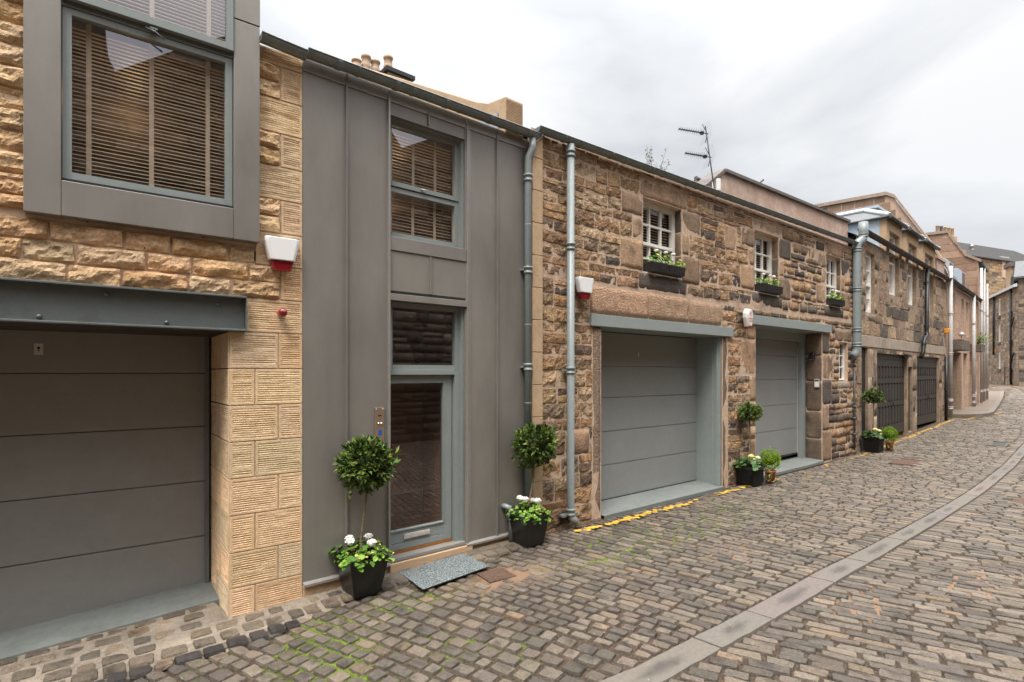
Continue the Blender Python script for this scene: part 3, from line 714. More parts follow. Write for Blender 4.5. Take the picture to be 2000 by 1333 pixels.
# steel channel
m=MB(); a,b=-4.4,-.50
m.box(a,b-.008,-.012,.0,2.475,2.775); m.box(a,b-.008,-.085,-.012,2.763,2.78); m.box(a,b-.008,-.085,-.012,2.47,2.487); m.box(b-.008,b,-.087,.0,2.468,2.782)
build('steel_lintel',m,M_STEEL,H1,bevel=.003)
for (u,z) in ((-1.50,2.72),(-.72,2.70),(-1.90,2.52),(-1.10,2.52),(-2.3,2.72),(-2.75,2.52),(-3.1,2.72)): m=MB(); m.lathe([(.0,-.03),(.016,-.028),(.018,-.012)],(u,-.0,z),8,'y'); m.v=[(x,-abs(y),zz) for x,y,zz in m.v]; build('bolt_head',m,M_STEEL,H1)
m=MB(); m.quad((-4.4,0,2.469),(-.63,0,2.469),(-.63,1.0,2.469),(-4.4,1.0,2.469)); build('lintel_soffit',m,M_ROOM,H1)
d=panel_door(H1,-3.86,-.69,-.16,2.60,.98,(.44,1.0,1.56,2.10),M_DOOR)
m=MB(); m.box(-2.0,-1.94,.972,.98,2.26,2.36); m.mi=1; m.lathe([(0,.0),(.012,0)],(-1.97,.970,2.32),8,'y'); m.box(-1.974,-1.966,.9695,.971,2.29,2.305)
build('lock_plate',m,[M_ALU,M_BLACK],d)
m=MB(); m.box(-.69,-.655,.93,1.0,-.13,2.6); build('door_track',m,M_STEEL,H1)
m=MB(); m.quad((-4.6,1.06,-.6),(0,1.06,-.6),(0,1.06,3.),(-4.6,1.06,3.)); build('garage_back_board',m,M_BLACK,H1)
# bay window
by=-.10; BZ=6.25
bay=MB()
bay.box(-1.98,-1.77,by,.1,3.27,BZ); bay.box(-.61,-.40,by,.1,3.27,5.19); bay.box(-.61,-.398,by-.002,.1,5.2,BZ)
bay.box(-1.768,-.612,by+.001,.1,3.272,3.535); bay.box(-1.98,-.40,by-.01,4.,BZ,BZ+.12)
bay.box(-1.98,-1.86,.1,3.6,5.0,BZ); bay.box(-.52,-.40,.1,3.6,5.0,BZ)
bo=build('bay_window',bay,M_ZINC,H1,bevel=.004)
window(bo,-1.765,-.615,3.56,4.86,by+.04,M_FRAME,G_WIN,fw=.055,blind=.034,tapes=(-1.61,-1.2,-.79),pitch=.0305,tilt=.16,fd=.06,name='lower_sash')
m=MB(); y=by-.012; z0,z1=4.90,6.2     # upper sash tilted a little outwards
window(bo,-1.765,-.615,4.90,6.22,by-.015,M_FRAME,G_WIN,fw=.055,blind=.034,tapes=(-1.61,-1.2,-.79),pitch=.0305,tilt=.16,fd=.06,name='upper_sash')
m=MB(); m.box(-1.77,-.61,by+.03,by+.10,4.855,4.905); m.box(-1.22,-1.17,by-.03,by+.03,4.858,4.874); m.tube([(-1.25,by+.0,4.87),(-1.19,by-.035,4.84),(-1.12,by-.03,4.80)],.006,6)
build('transom_rail',m,M_STEEL,bo)
m=MB(); m.box(-1.765,-.615,by+.02,by+.06,3.536,3.558); build('shadow_gap',m,M_BLACK,bo)
gutter(H1,-.395,5.13,.0,5.10); gutter(H1,UL,5.13,-1.99,5.13)
shell(H1,UL,0,-.6,4.97,7.6,9,wallmat=M_TAN)
# small orange ceiling lamp seen through the bay window
l=MB(); l.lathe([(0,.03),(.06,.02),(.11,-.01),(.12,-.03),(.0,-.035)],(0,0,0),16)
o=build('pendant_lamp',l,M_LAMP); o.location=Vector(F1.p(-1.92,.55,4.42)); ld=bpy.data.lights.new('room_lamp','POINT'); ld.energy=2.5; ld.color=(1,.62,.32); ld.shadow_soft_size=.1; lo=bpy.data.objects.new('room_lamp',ld); C.objects.link(lo); lo.location=Vector(F1.p(-1.3,.75,4.5))
ld=bpy.data.lights.new('room_lamp','POINT'); ld.energy=2.5; ld.color=(1,.62,.32); ld.shadow_soft_size=.1; lo=bpy.data.objects.new('room_lamp',ld); C.objects.link(lo); lo.location=Vector(F2.p(1.25,.85,3.95))
ld=bpy.data.lights.new('room_lamp','POINT'); ld.energy=2.2; ld.color=(1,.62,.32); ld.shadow_soft_size=.1; lo=bpy.data.objects.new('room_lamp',ld); C.objects.link(lo); lo.location=Vector(F2.p(1.4,.85,4.5))
o['label']='small glowing orange lamp shade behind the bay window blind'; o['category']='lamp'

# ================================================================ HOUSE 2  (zinc clad)
H2=thing('zinc_clad_house','narrow house clad in grey standing seam zinc with a glazed front door','house',(F2.o[0],F2.o[1],0),F2.a)
W2=2.925
m=MB(); panel(m,0,W2,.085,5.12,[(.915,1.885,.085,2.88,.16),(.915,1.885,3.56,4.85,.16)],y=0); build('zinc_cladding',m,M_ZINC,H2)
for u,a,b in ((.43,.1,5.1),(2.36,.1,5.1)):
    m=MB(); m.box(u-.007,u+.007,-.028,-.001,a,b); m.box(u-.02,u+.02,-.004,-.001,a,b); build('standing_seam',m,M_ZINC,H2)
m=MB(); m.box(.885,.905,-.035,-.001,.1,5.08); build('recess_edge_trim',m,M_ZTRIM,H2)
m=MB(); m.box(1.90,1.918,-.030,-.001,.1,5.08); m.box(1.887,1.965,-.008,-.002,.1,5.05); build('recess_edge_trim',m,M_ZTRIM,H2)
m=MB(); m.box(.906,1.898,-.018,-.001,3.41,3.555); build('window_sill_flashing',m,M_ZINC,H2,bevel=.003)
m=MB(); m.box(.906,1.898,-.03,-.001,2.875,2.945); build('door_head_flashing',m,M_ZINC,H2,bevel=.003)
m=MB(); m.box(1.403,1.417,-.022,-.001,2.985,3.405); m.box(.91,1.89,-.006,-.001,2.98,3.40); build('spandrel_panel',m,M_ZINC,H2)
m=MB(); m.box(1.38,1.394,-.022,-.001,4.87,5.03); build('standing_seam',m,M_ZINC,H2)
m=MB(); m.box(.92,1.885,-.008,-.0005,2.948,2.972); build('shadow_gap',m,M_BLACK,H2)
m=MB(); m.box(0,W2,-.012,-.001,4.985,5.10); build('eaves_board',m,M_ZTRIM,H2)
w1=window(H2,.935,1.86,4.135,4.84,.09,M_FRAME,G_WIN,fw=.05,blind=.034,tapes=(1.03,1.31,1.60),pitch=.036,tilt=.16)
w2=window(H2,.935,1.86,3.585,4.125,.10,M_FRAME,G_WIN,fw=.05,blind=.034,tapes=(1.03,1.31,1.60),pitch=.036,tilt=.16)
m=MB(); m.tube([(1.34,.08,4.165),(1.42,.055,4.16)],.008,6); build('window_handle',m,M_ALU,w1)
m=MB(); m.box(.905,.935,.05,.16,.1,4.85); m.box(1.86,1.887,.03,.16,.1,4.85); m.box(.935,1.86,.05,.16,4.84,4.86); build('reveal_lining',m,M_FRAME,H2)
tw=window(H2,.935,1.86,2.135,2.875,.085,M_FRAME,G_WIN,fw=.055,name='transom_window')
m=MB(); dz0,dz1=.155,2.075; y=.11
m.box(.945,1.02-.04,y,y+.05,dz0,dz1); m.box(1.66,1.775,y,y+.05,dz0,dz1); m.box(.98,1.66,y,y+.05,1.985,dz1); m.box(.98,1.66,y,y+.05,dz0+.0,.225); m.box(.98,1.66,y+.004,y+.05,.23,.355); m.box(.98,1.66,y-.008,y+.05,.357,.375)
m.box(1.655,1.67,y-.01,y+.05,.375,1.985)
door=build('front_door',m,M_FRAME,H2,bevel=.003)
m=MB(); m.quad((.975,y+.03,.36),(1.66,y+.03,.36),(1.66,y+.03,1.99),(.975,y+.03,1.99)); build('pane',m,G_DOOR,door)
m=MB(); m.box(1.14,1.47,y-.012,y,.262,.318); m.box(1.155,1.455,y-.016,y-.012,.272,.31); build('letter_plate',m,M_ALU,door,bevel=.002)
m=MB(); m.quad((.93,y+.7,.1),(1.8,y+.7,.1),(1.8,y+.7,2.1),(.93,y+.7,2.1)); m.quad((1.8,y+.06,.1),(1.8,y+.7,.1),(1.8,y+.7,2.1),(1.8,y+.06,2.1)); m.quad((.93,y+.06,.1),(.93,y+.7,.1),(.93,y+.7,2.1),(.93,y+.06,2.1)); build('hallway_wall',m,mat('hallway',(.30,.23,.19),.9),door)
m=MB(); m.box(.93,.946,.06,.2,.1,2.13); m.box(1.785,1.86,.06,.2,.1,2.13); m.box(.946,1.785,.06,.2,2.08,2.135); build('door_frame',m,M_FRAME,H2,bevel=.002)
m=MB(); m.box(.915,1.885,-.02,.2,.085,.12); build('door_sill_strip',m,M_ZTRIM,H2,bevel=.003)
m=MB(); m.box(.95,1.775,.1,.15,.122,.15); build('door_weather_bar',m,mat('varnished_wood',(.28,.11,.03),.5),H2)
m=MB(); m.box(.90,1.97,-.045,.15,-.05,.075); build('doorstep',m,M_CLAD,H2,bevel=.006)
for a,b in ((0,.898),(1.972,W2)): m=MB(); m.box(a,b,-.012,.12,-.2,.07); build('plinth',m,M_TAN,H2,bevel=.006)
for a,b in ((.0,.905),(1.885,W2)):
    m=MB(); m.prism([(-.001,.10),(-.045,.085),(-.045,.062),(-.038,.062),(-.038,.08),(-.001,.092)],'x',a,b); build('base_flashing',m,M_ZTRIM,H2)
gutter(H2,.0,5.13,W2+.02,5.17,seg=.62)
# downpipe with swan neck
pipe(H2,[(2.87,-.1,5.10),(2.87,-.1,4.99),(2.855,-.09,4.93),(2.83,-.07,4.87),(2.825,-.065,4.80),(2.825,-.065,.02)],.046,[(2.825,-.065,4.60,0),(2.825,-.065,3.42,1),(2.825,-.065,2.18,1)],M_PIPE)
m=MB()
for z in (2.72,1.72,4.0): m.lathe([(.0475,-.004),(.0485,0),(.0475,.004)],(2.825,-.065,z),12)
build('pipe_joint',m,M_WPIPE,H2)
pipe(H2,[(2.46,.0,.44),(2.47,-.05,.445),(2.50,-.09,.43),(2.515,-.10,.38),(2.515,-.10,.0)],.034,[(2.515,-.10,.33,0)],M_PIPE,name='waste_pipe')
shell(H2,0,W2,-.3,5.03,7.45,9.6,wallmat=M_TAN)
# skew coping between the houses
m=MB(); cx0,cx1=2.49,2.78; P0=(-.02,5.70); P1=(.48,5.70); P2=(5.2,8.33)
m.prism([(-.02,5.1),(-.02,5.55),(.34,5.60),(.6,5.72),(4.25,7.78),(4.25,7.45),(.6,5.38),(.6,5.1)],'x',cx0,cx1); build('skew_coping',m,M_TAN,H2,bevel=.01)
m=MB(); rr=[]
for k in range(17): m.box(cx0+.012,cx1-.012,-.026,-.02,5.20+.0195*k,5.21+.0195*k)
build('tooled_kneeler',m,M_TAN,H2)
m=MB(); m.prism([(.12,5.0),(.12,5.40),(.62,5.40),(4.25,7.46),(4.25,7.1),(.6,5.0)],'x',cx0-.02,cx0-.002); build('lead_flashing',m,M_LEAD,H2)
RC=thing('rear_chimney','tan stone chimney stack with clay pots just peeping over the zinc clad house roof','chimney',(7.45,14.25,0),0)
m=MB(); m.box(-.35,.35,-.45,1.5,-1,10.5); build('stack',m,M_TAN,RC)
m=MB(); m.box(-.45,.45,-.55,1.6,10.501,10.61); build('cap_slab',m,M_CAST,RC)
m=MB(); m.box(-1.3,-.36,-.3,1.4,-1,10.40); build('stack',m,M_TAN,RC)
for (px_,hh,zb) in ((-.12,.58,10.612),(-.52,.52,10.402),(-.80,.56,10.402),(-1.08,.34,10.402)):
    m=MB(); m.lathe([(.13,0),(.12,hh*.4),(.14,hh*.5),(.12,hh*.55),(.11,hh*.85),(.14,hh*.9),(.14,hh),(.1,hh)],(px_,0,zb),12); build('chimney_pot',m,M_CLAY,RC)

# ================================================================ HOUSE 3  (old rubble stone mews house)
rng=random.Random(21)
H3=thing('rubble_stone_house','old brown rubble stone house with two pale grey garage doors and white sash windows','house',(F3.o[0],F3.o[1],0),F3.a)
W3=11.07
OP=[(1.35,4.64,-.2,2.80,.02),(5.86,8.98,-.2,3.08,.36),(2.32,3.36,3.68,4.86,.20),(5.82,6.83,3.70,4.93,.20),(9.2,10.08,3.70,4.92,.16),(9.95,10.50,1.90,2.86,.14)]
m=MB(); panel(m,0,W3,-.4,5.30,OP,y=-.008); build('lime_mortar_backing',m,M_MORT,H3)
TAN=(.40,.26,.16); DK=(.10,.078,.062); MID=(.27,.18,.115)
dr=[]   # dressed stones (rect, colour)
def win_dress(u0,u1,z0,z1,lintel=.30,sl=.26,dkr=False):
    w=u1-u0
    L_=[(u0-.55,u0,z0+.02,z0+.50,'T'),(u0-.26,u0,z0+.50,z0+.86,'T'),(u0-.52,u0,z0+.86,z1,'M')]
    R_=[(u1,u1+.55,z0-.06,z0+.42,'M'),(u1,u1+.22,z0+.42,z0+.80,'T'),(u1,u1+.55,z0+.80,z1,'D' if dkr else 'M')]
    return L_+R_+[(u0-.08,u1+.15,z1,z1+lintel,'T'),(u0-.12,u1+.16,z0-sl,z0,'D')]
dr+=win_dress(2.32,3.36,3.68,4.86,.33,.27)
dr+=win_dress(5.82,6.83,3.70,4.93,.22,.26,True)
dr+=win_dress(9.20,10.08,3.70,4.92,.33,.26,True)
dr+=[(9.7,10.75,2.86,3.18,'M'),(9.88,10.58,1.70,1.90,'P')]
dr+=[(1.16,1.35,0.02,2.78,'J'),(4.64,4.82,-.02,2.78,'J2')]
dr+=[(1.10,2.45,2.95,3.37,'H'),(2.45,3.55,2.95,3.38,'H'),(3.55,4.60,2.95,3.36,'H')]
dr+=[(5.30,5.86,2.05,2.75,'T'),(5.62,5.86,1.55,2.05,'T'),(5.60,5.86,1.05,1.55,'T'),(5.35,5.86,.80,1.05,'T'),(5.62,5.86,0,.80,'T'),(5.52,5.86,2.75,3.04,'T')]
dr+=[(8.98,9.38,2.55,3.04,'D'),(8.98,9.25,1.95,2.55,'M'),(9.25,9.62,1.95,2.55,'M'),(8.98,9.50,1.35,1.95,'D'),(8.98,9.35,.75,1.35,'M'),(8.98,9.50,.02,.75,'M')]
dr+=[(4.72,5.12,4.38,4.86,'T'),(.62,1.10,.95,1.32,'T')]
PC={'T':TAN,'M':MID,'D':DK,'P':(.42,.34,.27),'J':(.30,.215,.15),'J2':(.19,.14,.10),'H':(.44,.285,.19)}
m=MB(); mh=MB()
obs=[o[:4] for o in OP]+[d[:4] for d in dr]+[(1.10,4.94,2.78,2.95),(5.58,9.38,3.05,3.25),(-.05,.15,-.4,5.4)]
for (a,b,c,d,k) in dr: stones(mh if k in 'HJ2P' else m,[(a,b,c,d)],[PC[k]],rng,res=.05,relief=.016 if k!='H' else .035,rough=.006 if k!='H' else .016,gap=.014,warp=0,edge=.02)
build('dressed_stone',m,M_DRESS,H3); build('lintel_and_jamb_stone',mh,mat('harled_stone',(1,1,1),.95,tint=True,var=.2,vscale=9,bump=1.,bscale=42,bdist=.025,stain=(.13,.09,.065),stain_s=2.2,stain_lo=.60,stain_hi=.80),H3)
PAL=[(.38,.23,.12),(.34,.20,.105),(.43,.28,.155),(.28,.16,.085),(.35,.24,.145),(.45,.31,.19),(.16,.105,.068),(.25,.16,.095),(.40,.25,.13)]
PALD=PAL+[(.115,.085,.062),(.14,.105,.078),(.22,.16,.11),(.085,.065,.052),(.17,.125,.09)]
m=MB()
for r_ in free_rects(.15,W3,-.15,5.28,obs):
    for q in courses(*r_,(.14,.245),(.24,.58),rng,.18):
        near=q[0]<5.6
        stones(m,[q],PAL if (q[0]<4.8 and rng.random()<.86) else PALD,rng,res=.030 if near else .06,relief=.022,rough=.020,gap=.012,warp=.022,edge=.022,flat=near)
build('rubble_stone',m,M_OLD,H3)
# end quoin strip next to the zinc house
m=MB(); z=-.15
while z<5.15: h=.42; m.box(-.03,.148,-.075,.02,z+.004,min(z+h,5.22)-.004); z+=h
build('end_quoin',m,M_TAN,H3,bevel=.004)
m=MB(); m.box(1.10,4.94,-.055,.0,2.775,2.945); m.box(1.352,4.64,.0,.55,2.768,2.80); build('painted_lintel',m,M_PAINT,H3,bevel=.004)
m=MB(); m.box(5.58,9.40,-.06,.0,3.055,3.235); m.box(5.862,8.98,.0,.5,3.04,3.08); build('painted_lintel',m,M_PAINT,H3,bevel=.004)
d=panel_door(H3,1.35,4.60,.07,2.76,.50,(.62,1.16,1.70,2.21),M_DOOR2)
m=MB(); m.box(2.83,2.86,.490,.50,2.38,2.45); build('lock_plate',m,M_ALU,d)
m=MB(); m.box(4.60,4.66,.19,.52,.04,2.77); m.box(4.585,4.60,.16,.19,.04,2.77); m.box(4.60,4.645,.02,.19,.04,2.77); m.box(4.575,4.60,.05,.10,.04,2.77); build('timber_reveal',m,M_PAINT,H3,bevel=.004)
d=panel_door(H3,5.86,8.93,.21,2.84,.47,(.80,1.37,1.95,2.49),M_DOOR2)
m=MB(); m.box(5.86,8.98,.36,.47,2.84,3.05); m.box(8.80,8.975,.36,.47,.05,2.84); build('door_frame',m,M_PAINT,H3,bevel=.003)
m=MB(); m.box(8.765,8.785,.455,.468,.2,2.72); build('draught_strip',m,M_ALU,d)
m=MB(); m.quad((1.2,.58,-.3),(9.2,.58,-.3),(9.2,.58,3.3),(1.2,.58,3.3)); build('garage_back_board',m,M_BLACK,H3)
m=MB(); rv=[]
zz=-.1; k=0
class _T: pass
sidem=MB()
for (a,b) in ((-.1,.55),(.55,1.2),(1.2,1.9),(1.9,2.5),(2.5,3.04)): stones(sidem,[(.0,.36,a,b)],[(.19,.13,.085),(.15,.105,.075)],rng,res=.05,relief=.008,rough=.006,gap=.008,warp=0,edge=.02)
sidem.v=[(8.98+y,x,z) for x,y,z in sidem.v]; sidem.f=[f[::-1] for f in sidem.f]
build('reveal_stone',sidem,M_DRESS,H3)
for (u0,u1,z0,z1,dep,nb) in ((2.32,3.36,3.69,4.86,.13,2),(5.82,6.83,3.71,4.93,.14,2),(9.2,10.08,3.71,4.92,.10,2)):
    window(H3,u0+.0,u1-.0,z0,z1,dep,M_WHITE,G_OLD,fw=.065,bars=(nb,1),rail=z0+.50,blind=.045,pitch=.046,tilt=.3,fd=.07,name='sash_window')
    s=MB(); s.box(u0+.005,u1-.005,-.01,dep,z0-.012,z0+.004); build('window_ledge',s,M_DRESS,H3)
    s=MB()
    for k in range(3): stones(s,[(0,dep,z0+.39*k,z0+.39*(k+1)+.0)],[DK,MID,(.13,.10,.08)],rng,res=.05,relief=.006,rough=.004,gap=.008,warp=0)
    s.v=[(u1+y,x,z) for x,y,z in s.v]; s.f=[f[::-1] for f in s.f]; build('window_reveal_stone',s,M_DRESS,H3)
window(H3,9.95,10.50,1.92,2.86,.07,M_WHITE,G_OLD,fw=.04,bars=(1,2),fd=.05,name='small_window')
gutter(H3,.03,5.27,W3+.05,5.40,seg=.95)
pipe(H3,[(.625,-.11,5.2),(.625,-.11,.20),(.635,-.125,.13),(.69,-.17,.07)],.052,[(.625,-.11,5.08,0),(.625,-.11,3.82,0),(.625,-.11,2.14,1),(.625,-.11,.22,0)],M_PIPE)
m=MB(); m.box(.48,.78,-.10,-.02,.155,.185); build('pipe_bracket',m,M_PIPE,H3)
shell(H3,.02,W3,-.3,5.16,7.5,9,wallmat=M_MORT)
# pink rendered upstand wall set back on the roof
m=MB(); m.prism([(4.40,5.2),(4.45,5.53),(5.07,5.96),(11.1,6.04),(11.1,5.2)],'y',.2,.5); 
pw=build('rooftop_wall',m,M_PINK,H3)
m=MB(); m.prism([(5.03,5.94),(5.07,6.0),(11.15,6.09),(11.15,6.03)],'y',.15,.55); m.prism([(4.40,5.50),(4.38,5.55),(5.05,6.01),(5.07,5.95)],'y',.16,.54); build('wall_coping',m,mat('dark_coping',(.13,.11,.10),.8,var=.3),pw)
m=MB(); m.tube([(6.55,.4,6.0),(6.9,.35,6.25)],.018,6); build('vent_pipe',m,M_CAST,pw)
m=MB(); m.lathe([(.06,0),(.06,.12),(.09,.13),(.09,.19),(.04,.24),(0,.25)],(9.6,.7,6.0),10); build('roof_vent',m,M_ALU,pw)
# big downpipe between the houses
BP=F4
bp=[(.02,-.16,5.95),(.02,-.16,5.62),(.0,-.15,5.53),(-.22,-.10,5.40),(-.26,-.09,5.30),(-.26,-.09,2.72),(-.28,-.07,2.60),(-.40,-.03,2.50)]
F4r=thing('dark_garage_house','old sooty stone house with three hipped dormer windows over two black panelled timber garage doors','house',(F4.o[0],F4.o[1],0),F4.a)
pipe(F4r,bp,.10,[(.02,-.16,5.62,0),(-.26,-.09,5.22,0),(-.26,-.09,4.22,0),(-.26,-.09,3.2,0),(-.26,-.09,2.82,0)],M_PIPE,name='stack_pipe')
m=MB(); m.lathe([(.10,0),(.108,.02),(.108,.34),(.10,.34),(.09,.1)],(.02,-.16,5.62),14); m.v=[v for v in m.v]; build('hopper_head',m,M_PIPE,F4r)
m=MB(); m.tube([(-.30,-.05,2.5),(-.30,-.05,.15)],.025,8)
for z in (2.3,1.25,.95,.55): m.lathe([(.025,-.03),(.04,-.03),(.04,.03),(.025,.03)],(-.30,-.05,z),8)
build('conduit',m,M_GRATE,F4r)

# ================================================================ HOUSE 4
rng=random.Random(31); H4=F4r; W4=10.68
OP4=[(.40,.93,-.2,2.78,.7),(1.76,4.91,.0,2.66,.22),(5.10,5.62,.2,2.30,.3),(6.21,9.49,.1,2.66,.22),
     (.76,1.52,3.73,5.36,.22),(2.95,4.05,4.42,5.62,.30),(5.10,6.15,4.30,5.62,.30),(7.30,8.60,4.32,5.62,.30)]
m=MB(); panel(m,-.02,W4,-.4,5.62,OP4,y=-.012); build('mortar_backing',m,mat('dirty_mortar',(.30,.215,.15),.95,var=.3,vscale=5,stain=(.10,.075,.055),stain_s=1.5),H4)
PF=[(.29,.195,.12),(.24,.165,.105),(.33,.235,.15),(.19,.135,.095),(.125,.095,.07),(.36,.265,.18),(.27,.19,.125),(.10,.08,.062)]
dm=MB(); obs=[o[:4] for o in OP4]+[(.1,10.6,2.78,3.12)]
def dadd(l,pal=((.30,.22,.15),(.24,.175,.12),(.16,.12,.09),(.36,.27,.19)),rel=.02):
    for r_ in l: obs.append(r_); stones(dm,[r_],list(pal),rng,res=.12,relief=rel,rough=.01,gap=.02,warp=0,edge=.03)
dadd([(.93,1.3,0,.7),(.93,1.42,.7,1.35),(.93,1.3,1.35,2.0),(.93,1.42,2.,2.78),(1.42,1.76,0,.9),(1.3,1.76,.9,1.7) if 0 else (1.42,1.76,.9,1.7),(1.42,1.76,1.7,2.78)])
dadd([(4.91,5.10,.1,1.0),(4.91,5.10,1.,2.0),(4.91,5.62,2.30,2.78),(5.62,6.21,.1,.8),(5.62,6.21,.8,1.5),(5.62,6.21,1.5,2.2),(5.62,6.21,2.2,2.78),(9.49,10.0,.1,.9),(9.49,10.1,.9,1.7),(9.49,10.0,1.7,2.4),(9.49,10.1,2.4,2.78)])
for (a,b,c,d) in ((.76,1.52,3.73,5.36),(2.95,4.05,4.42,5.62),(5.10,6.15,4.30,5.62),(7.30,8.60,4.32,5.62)):
    n_=4; hh=(d-c)/n_
    for k in range(n_): wl=.34 if k%2 else .22; dadd([(a-wl,a,c+hh*k,c+hh*(k+1)),(b,b+wl+.1,c+hh*k,c+hh*(k+1))])
    dadd([(a-.1,b+.1,c-.24,c)],pal=((.13,.10,.08),(.24,.17,.12)))
build('dressed_stone',dm,M_FAR,H4)
m=MB()
for r_ in free_rects(0,W4,-.1,5.6,obs):
    for q in courses(*r_,(.24,.40),(.4,1.0),rng,.12): stones(m,[q],PF,rng,res=.09,relief=.024,rough=.022,gap=.016,warp=.02,edge=.02,flat=True)
build('rubble_stone',m,M_FAR,H4)
m=MB()
for a,b in ((.1,4.0),(4.01,5.35),(5.36,10.6)): m.box(a,b,-.03,.0,2.80,3.10)
build('concrete_lintel',m,M_CONC,H4,bevel=.01)
def old_garage(parent,u0,u1,z0,z1,y):
    m=MB(); m.box(u0,u1,y+.03,y+.07,z0,z1); w=u1-u0; nn=10
    m.box(u0,u1,y,y+.03,z1-.2,z1); m.box(u0,u1,y,y+.03,z0,z0+.28); zr=[z0+.28,z0+.88,z0+.98+.0,z0+1.56,z0+1.66,z1-.2]
    m.box(u0,u1,y,y+.03,z0+.86,z0+.98); m.box(u0,u1,y,y+.03,z0+1.54,z0+1.68)
    for k in range(nn+1):
        x=u0+w*k/nn; a=max(u0,x-.055); b=min(u1,x+.055)
        for za,zb in ((z0+.28,z0+.86),(z0+.98,z0+1.54),(z0+1.68,z1-.2)): m.box(a,b,y,y+.03,za,zb)
    for k in range(nn):
        x=u0+w*(k+.5)/nn
        for za,zb in ((z0+.28,z0+.86),(z0+.98,z0+1.54),(z0+1.68,z1-.2)): m.box(x-w/nn*.24,x+w/nn*.24,y+.012,y+.03,za+.05,zb-.05)
    o=build('garage_door',m,M_TIMB,parent)
    m=MB(); x=(u0+u1)/2+.1; m.tube([(x,y,z0+1.02),(x,y-.06,z0+1.02),(x,y-.06,z0+.86),(x,y,z0+.86)],.014,6); m.box(x-.12,x+.12,y-.015,y,z0+.99,z0+1.03); build('handle',m,M_CAST,o); return o
old_garage(H4,1.76,4.91,.26,2.50,.06); old_garage(H4,6.21,9.49,.33,2.50,.06)
m=MB(); m.box(1.76,4.91,.05,.2,2.5,2.8); build('garage_head_board',m,M_TIMB,H4)
m=MB(); m.box(6.21,9.49,.05,.2,2.5,2.8); build('garage_head_board',m,M_TIMB,H4)
m=MB(); m.box(.40,.93,.05,.09,.0,2.8); build('narrow_door',m,MATS['black_gap'],H4)
m=MB(); m.box(5.10,5.62,.06,.1,.3,2.3); build('narrow_door',m,M_TIMB,H4)
m=MB(); m.box(9.9,10.35,-.09,-.06,2.62,2.70) if 0 else None
m.box(4.55,5.05,-.12,-.04,2.60,2.68); m.box(4.6,5.0,-.04,0,2.55,2.7); build('security_light',m,M_CAST,H4)
window(H4,.76,1.52,3.74,5.36,.07,M_WHITE,G_OLD,fw=.08,bars=(0,1),rail=4.5,fd=.08,name='sash_window',curtain=True)
for (a,b,c) in ((2.95,4.05,4.42),(5.10,6.15,4.30),(7.30,8.60,4.32)):
    window(H4,a,b,c+.01,6.30,.10,M_WHITE,G_OLD,fw=.10,rail=c+1.0,fd=.08,name='sash_window',curtain=True)
    # dormer above the eaves
    dmr=MB(); 
    dmr.box(a-.30,a,-.02,.16,5.62,6.62); dmr.box(b,b+.26,-.02,.16,5.62,6.62); dmr.box(a,b,-.022,.3,6.28,6.62)
    do=build('dormer',dmr,M_TAN,H4,bevel=.01)
    q=MB(); q.box(a-.29,a-.27,.16,3.2,5.6,6.60); q.box(b+.22,b+.24,.16,3.2,5.6,6.60); build('dormer_cheek',q,M_LEADP,do)
    q=MB(); A=[(a-.38,-.12,6.62),(b+.34,-.12,6.62),(b+.34,3.2,6.62),(a-.38,3.2,6.62)]; mid=(a+b)/2
    T=[(mid,.75,7.12),(mid,3.4,7.12)]
    q.add(A+T,[(0,1,4),(1,2,5,4),(3,0,4,5),(0,3,2,1)]); q.tube([A[0],A[1]],.06,6); q.tube([A[0],A[3]],.04,6); build('dormer_roof',q,M_SLATE,do)
    q=MB(); 
    for P_,Q_ in ((A[0],T[0]),(A[1],T[0]),(T[0],T[1])): q.tube([(P_[0],P_[1],P_[2]+.03),(Q_[0],Q_[1],Q_[2]+.03)],.075,6)
    build('ridge_flashing',q,M_WHITE if 0 else mat('bright_lead',(.62,.64,.66),.4,.3,var=.1),do)
gutter(H4,-.02,5.80,W4,5.72,mt=mat('rusty_gutter',(.075,.06,.052),.7,.2,var=.35,vscale=6),r=.085,d=-.12,seg=1.2)
pipe(H4,[(7.12,-.12,5.7),(7.12,-.10,3.55),(7.05,-.12,3.35),(6.55,-.16,3.28),(6.4,-.16,3.1),(6.36,-.15,2.8),(6.2,-.13,2.62)],.062,[(7.12,-.1,5.2,0),(7.12,-.1,3.7,0),(6.40,-.16,3.05,0)],M_CAST)
pipe(H4,[(10.38,-.08,2.75),(10.38,-.08,.2)],.05,[(10.38,-.08,1.5,0)],M_CAST,name='black_pipe')
shell(H4,0,W4,-.3,5.66,8.3,9,wallmat=M_FARW)
m=MB(); m.box(9.2,10.5,-.0,1.5,5.7,6.4); m.box(9.1,10.6,-.05,.25,6.35,6.45); build('rendered_parapet',m,M_PINK,H4)
m=MB(); m.box(7.9,9.6,1.6,3.6,6.6,8.35); m.box(7.8,9.7,1.5,3.7,8.3,8.4); m.mi=1; m.box(8.2,9.3,1.58,1.6,7.3,8.0); build('box_dormer',m,[M_LEADP,M_BLACK],H4)

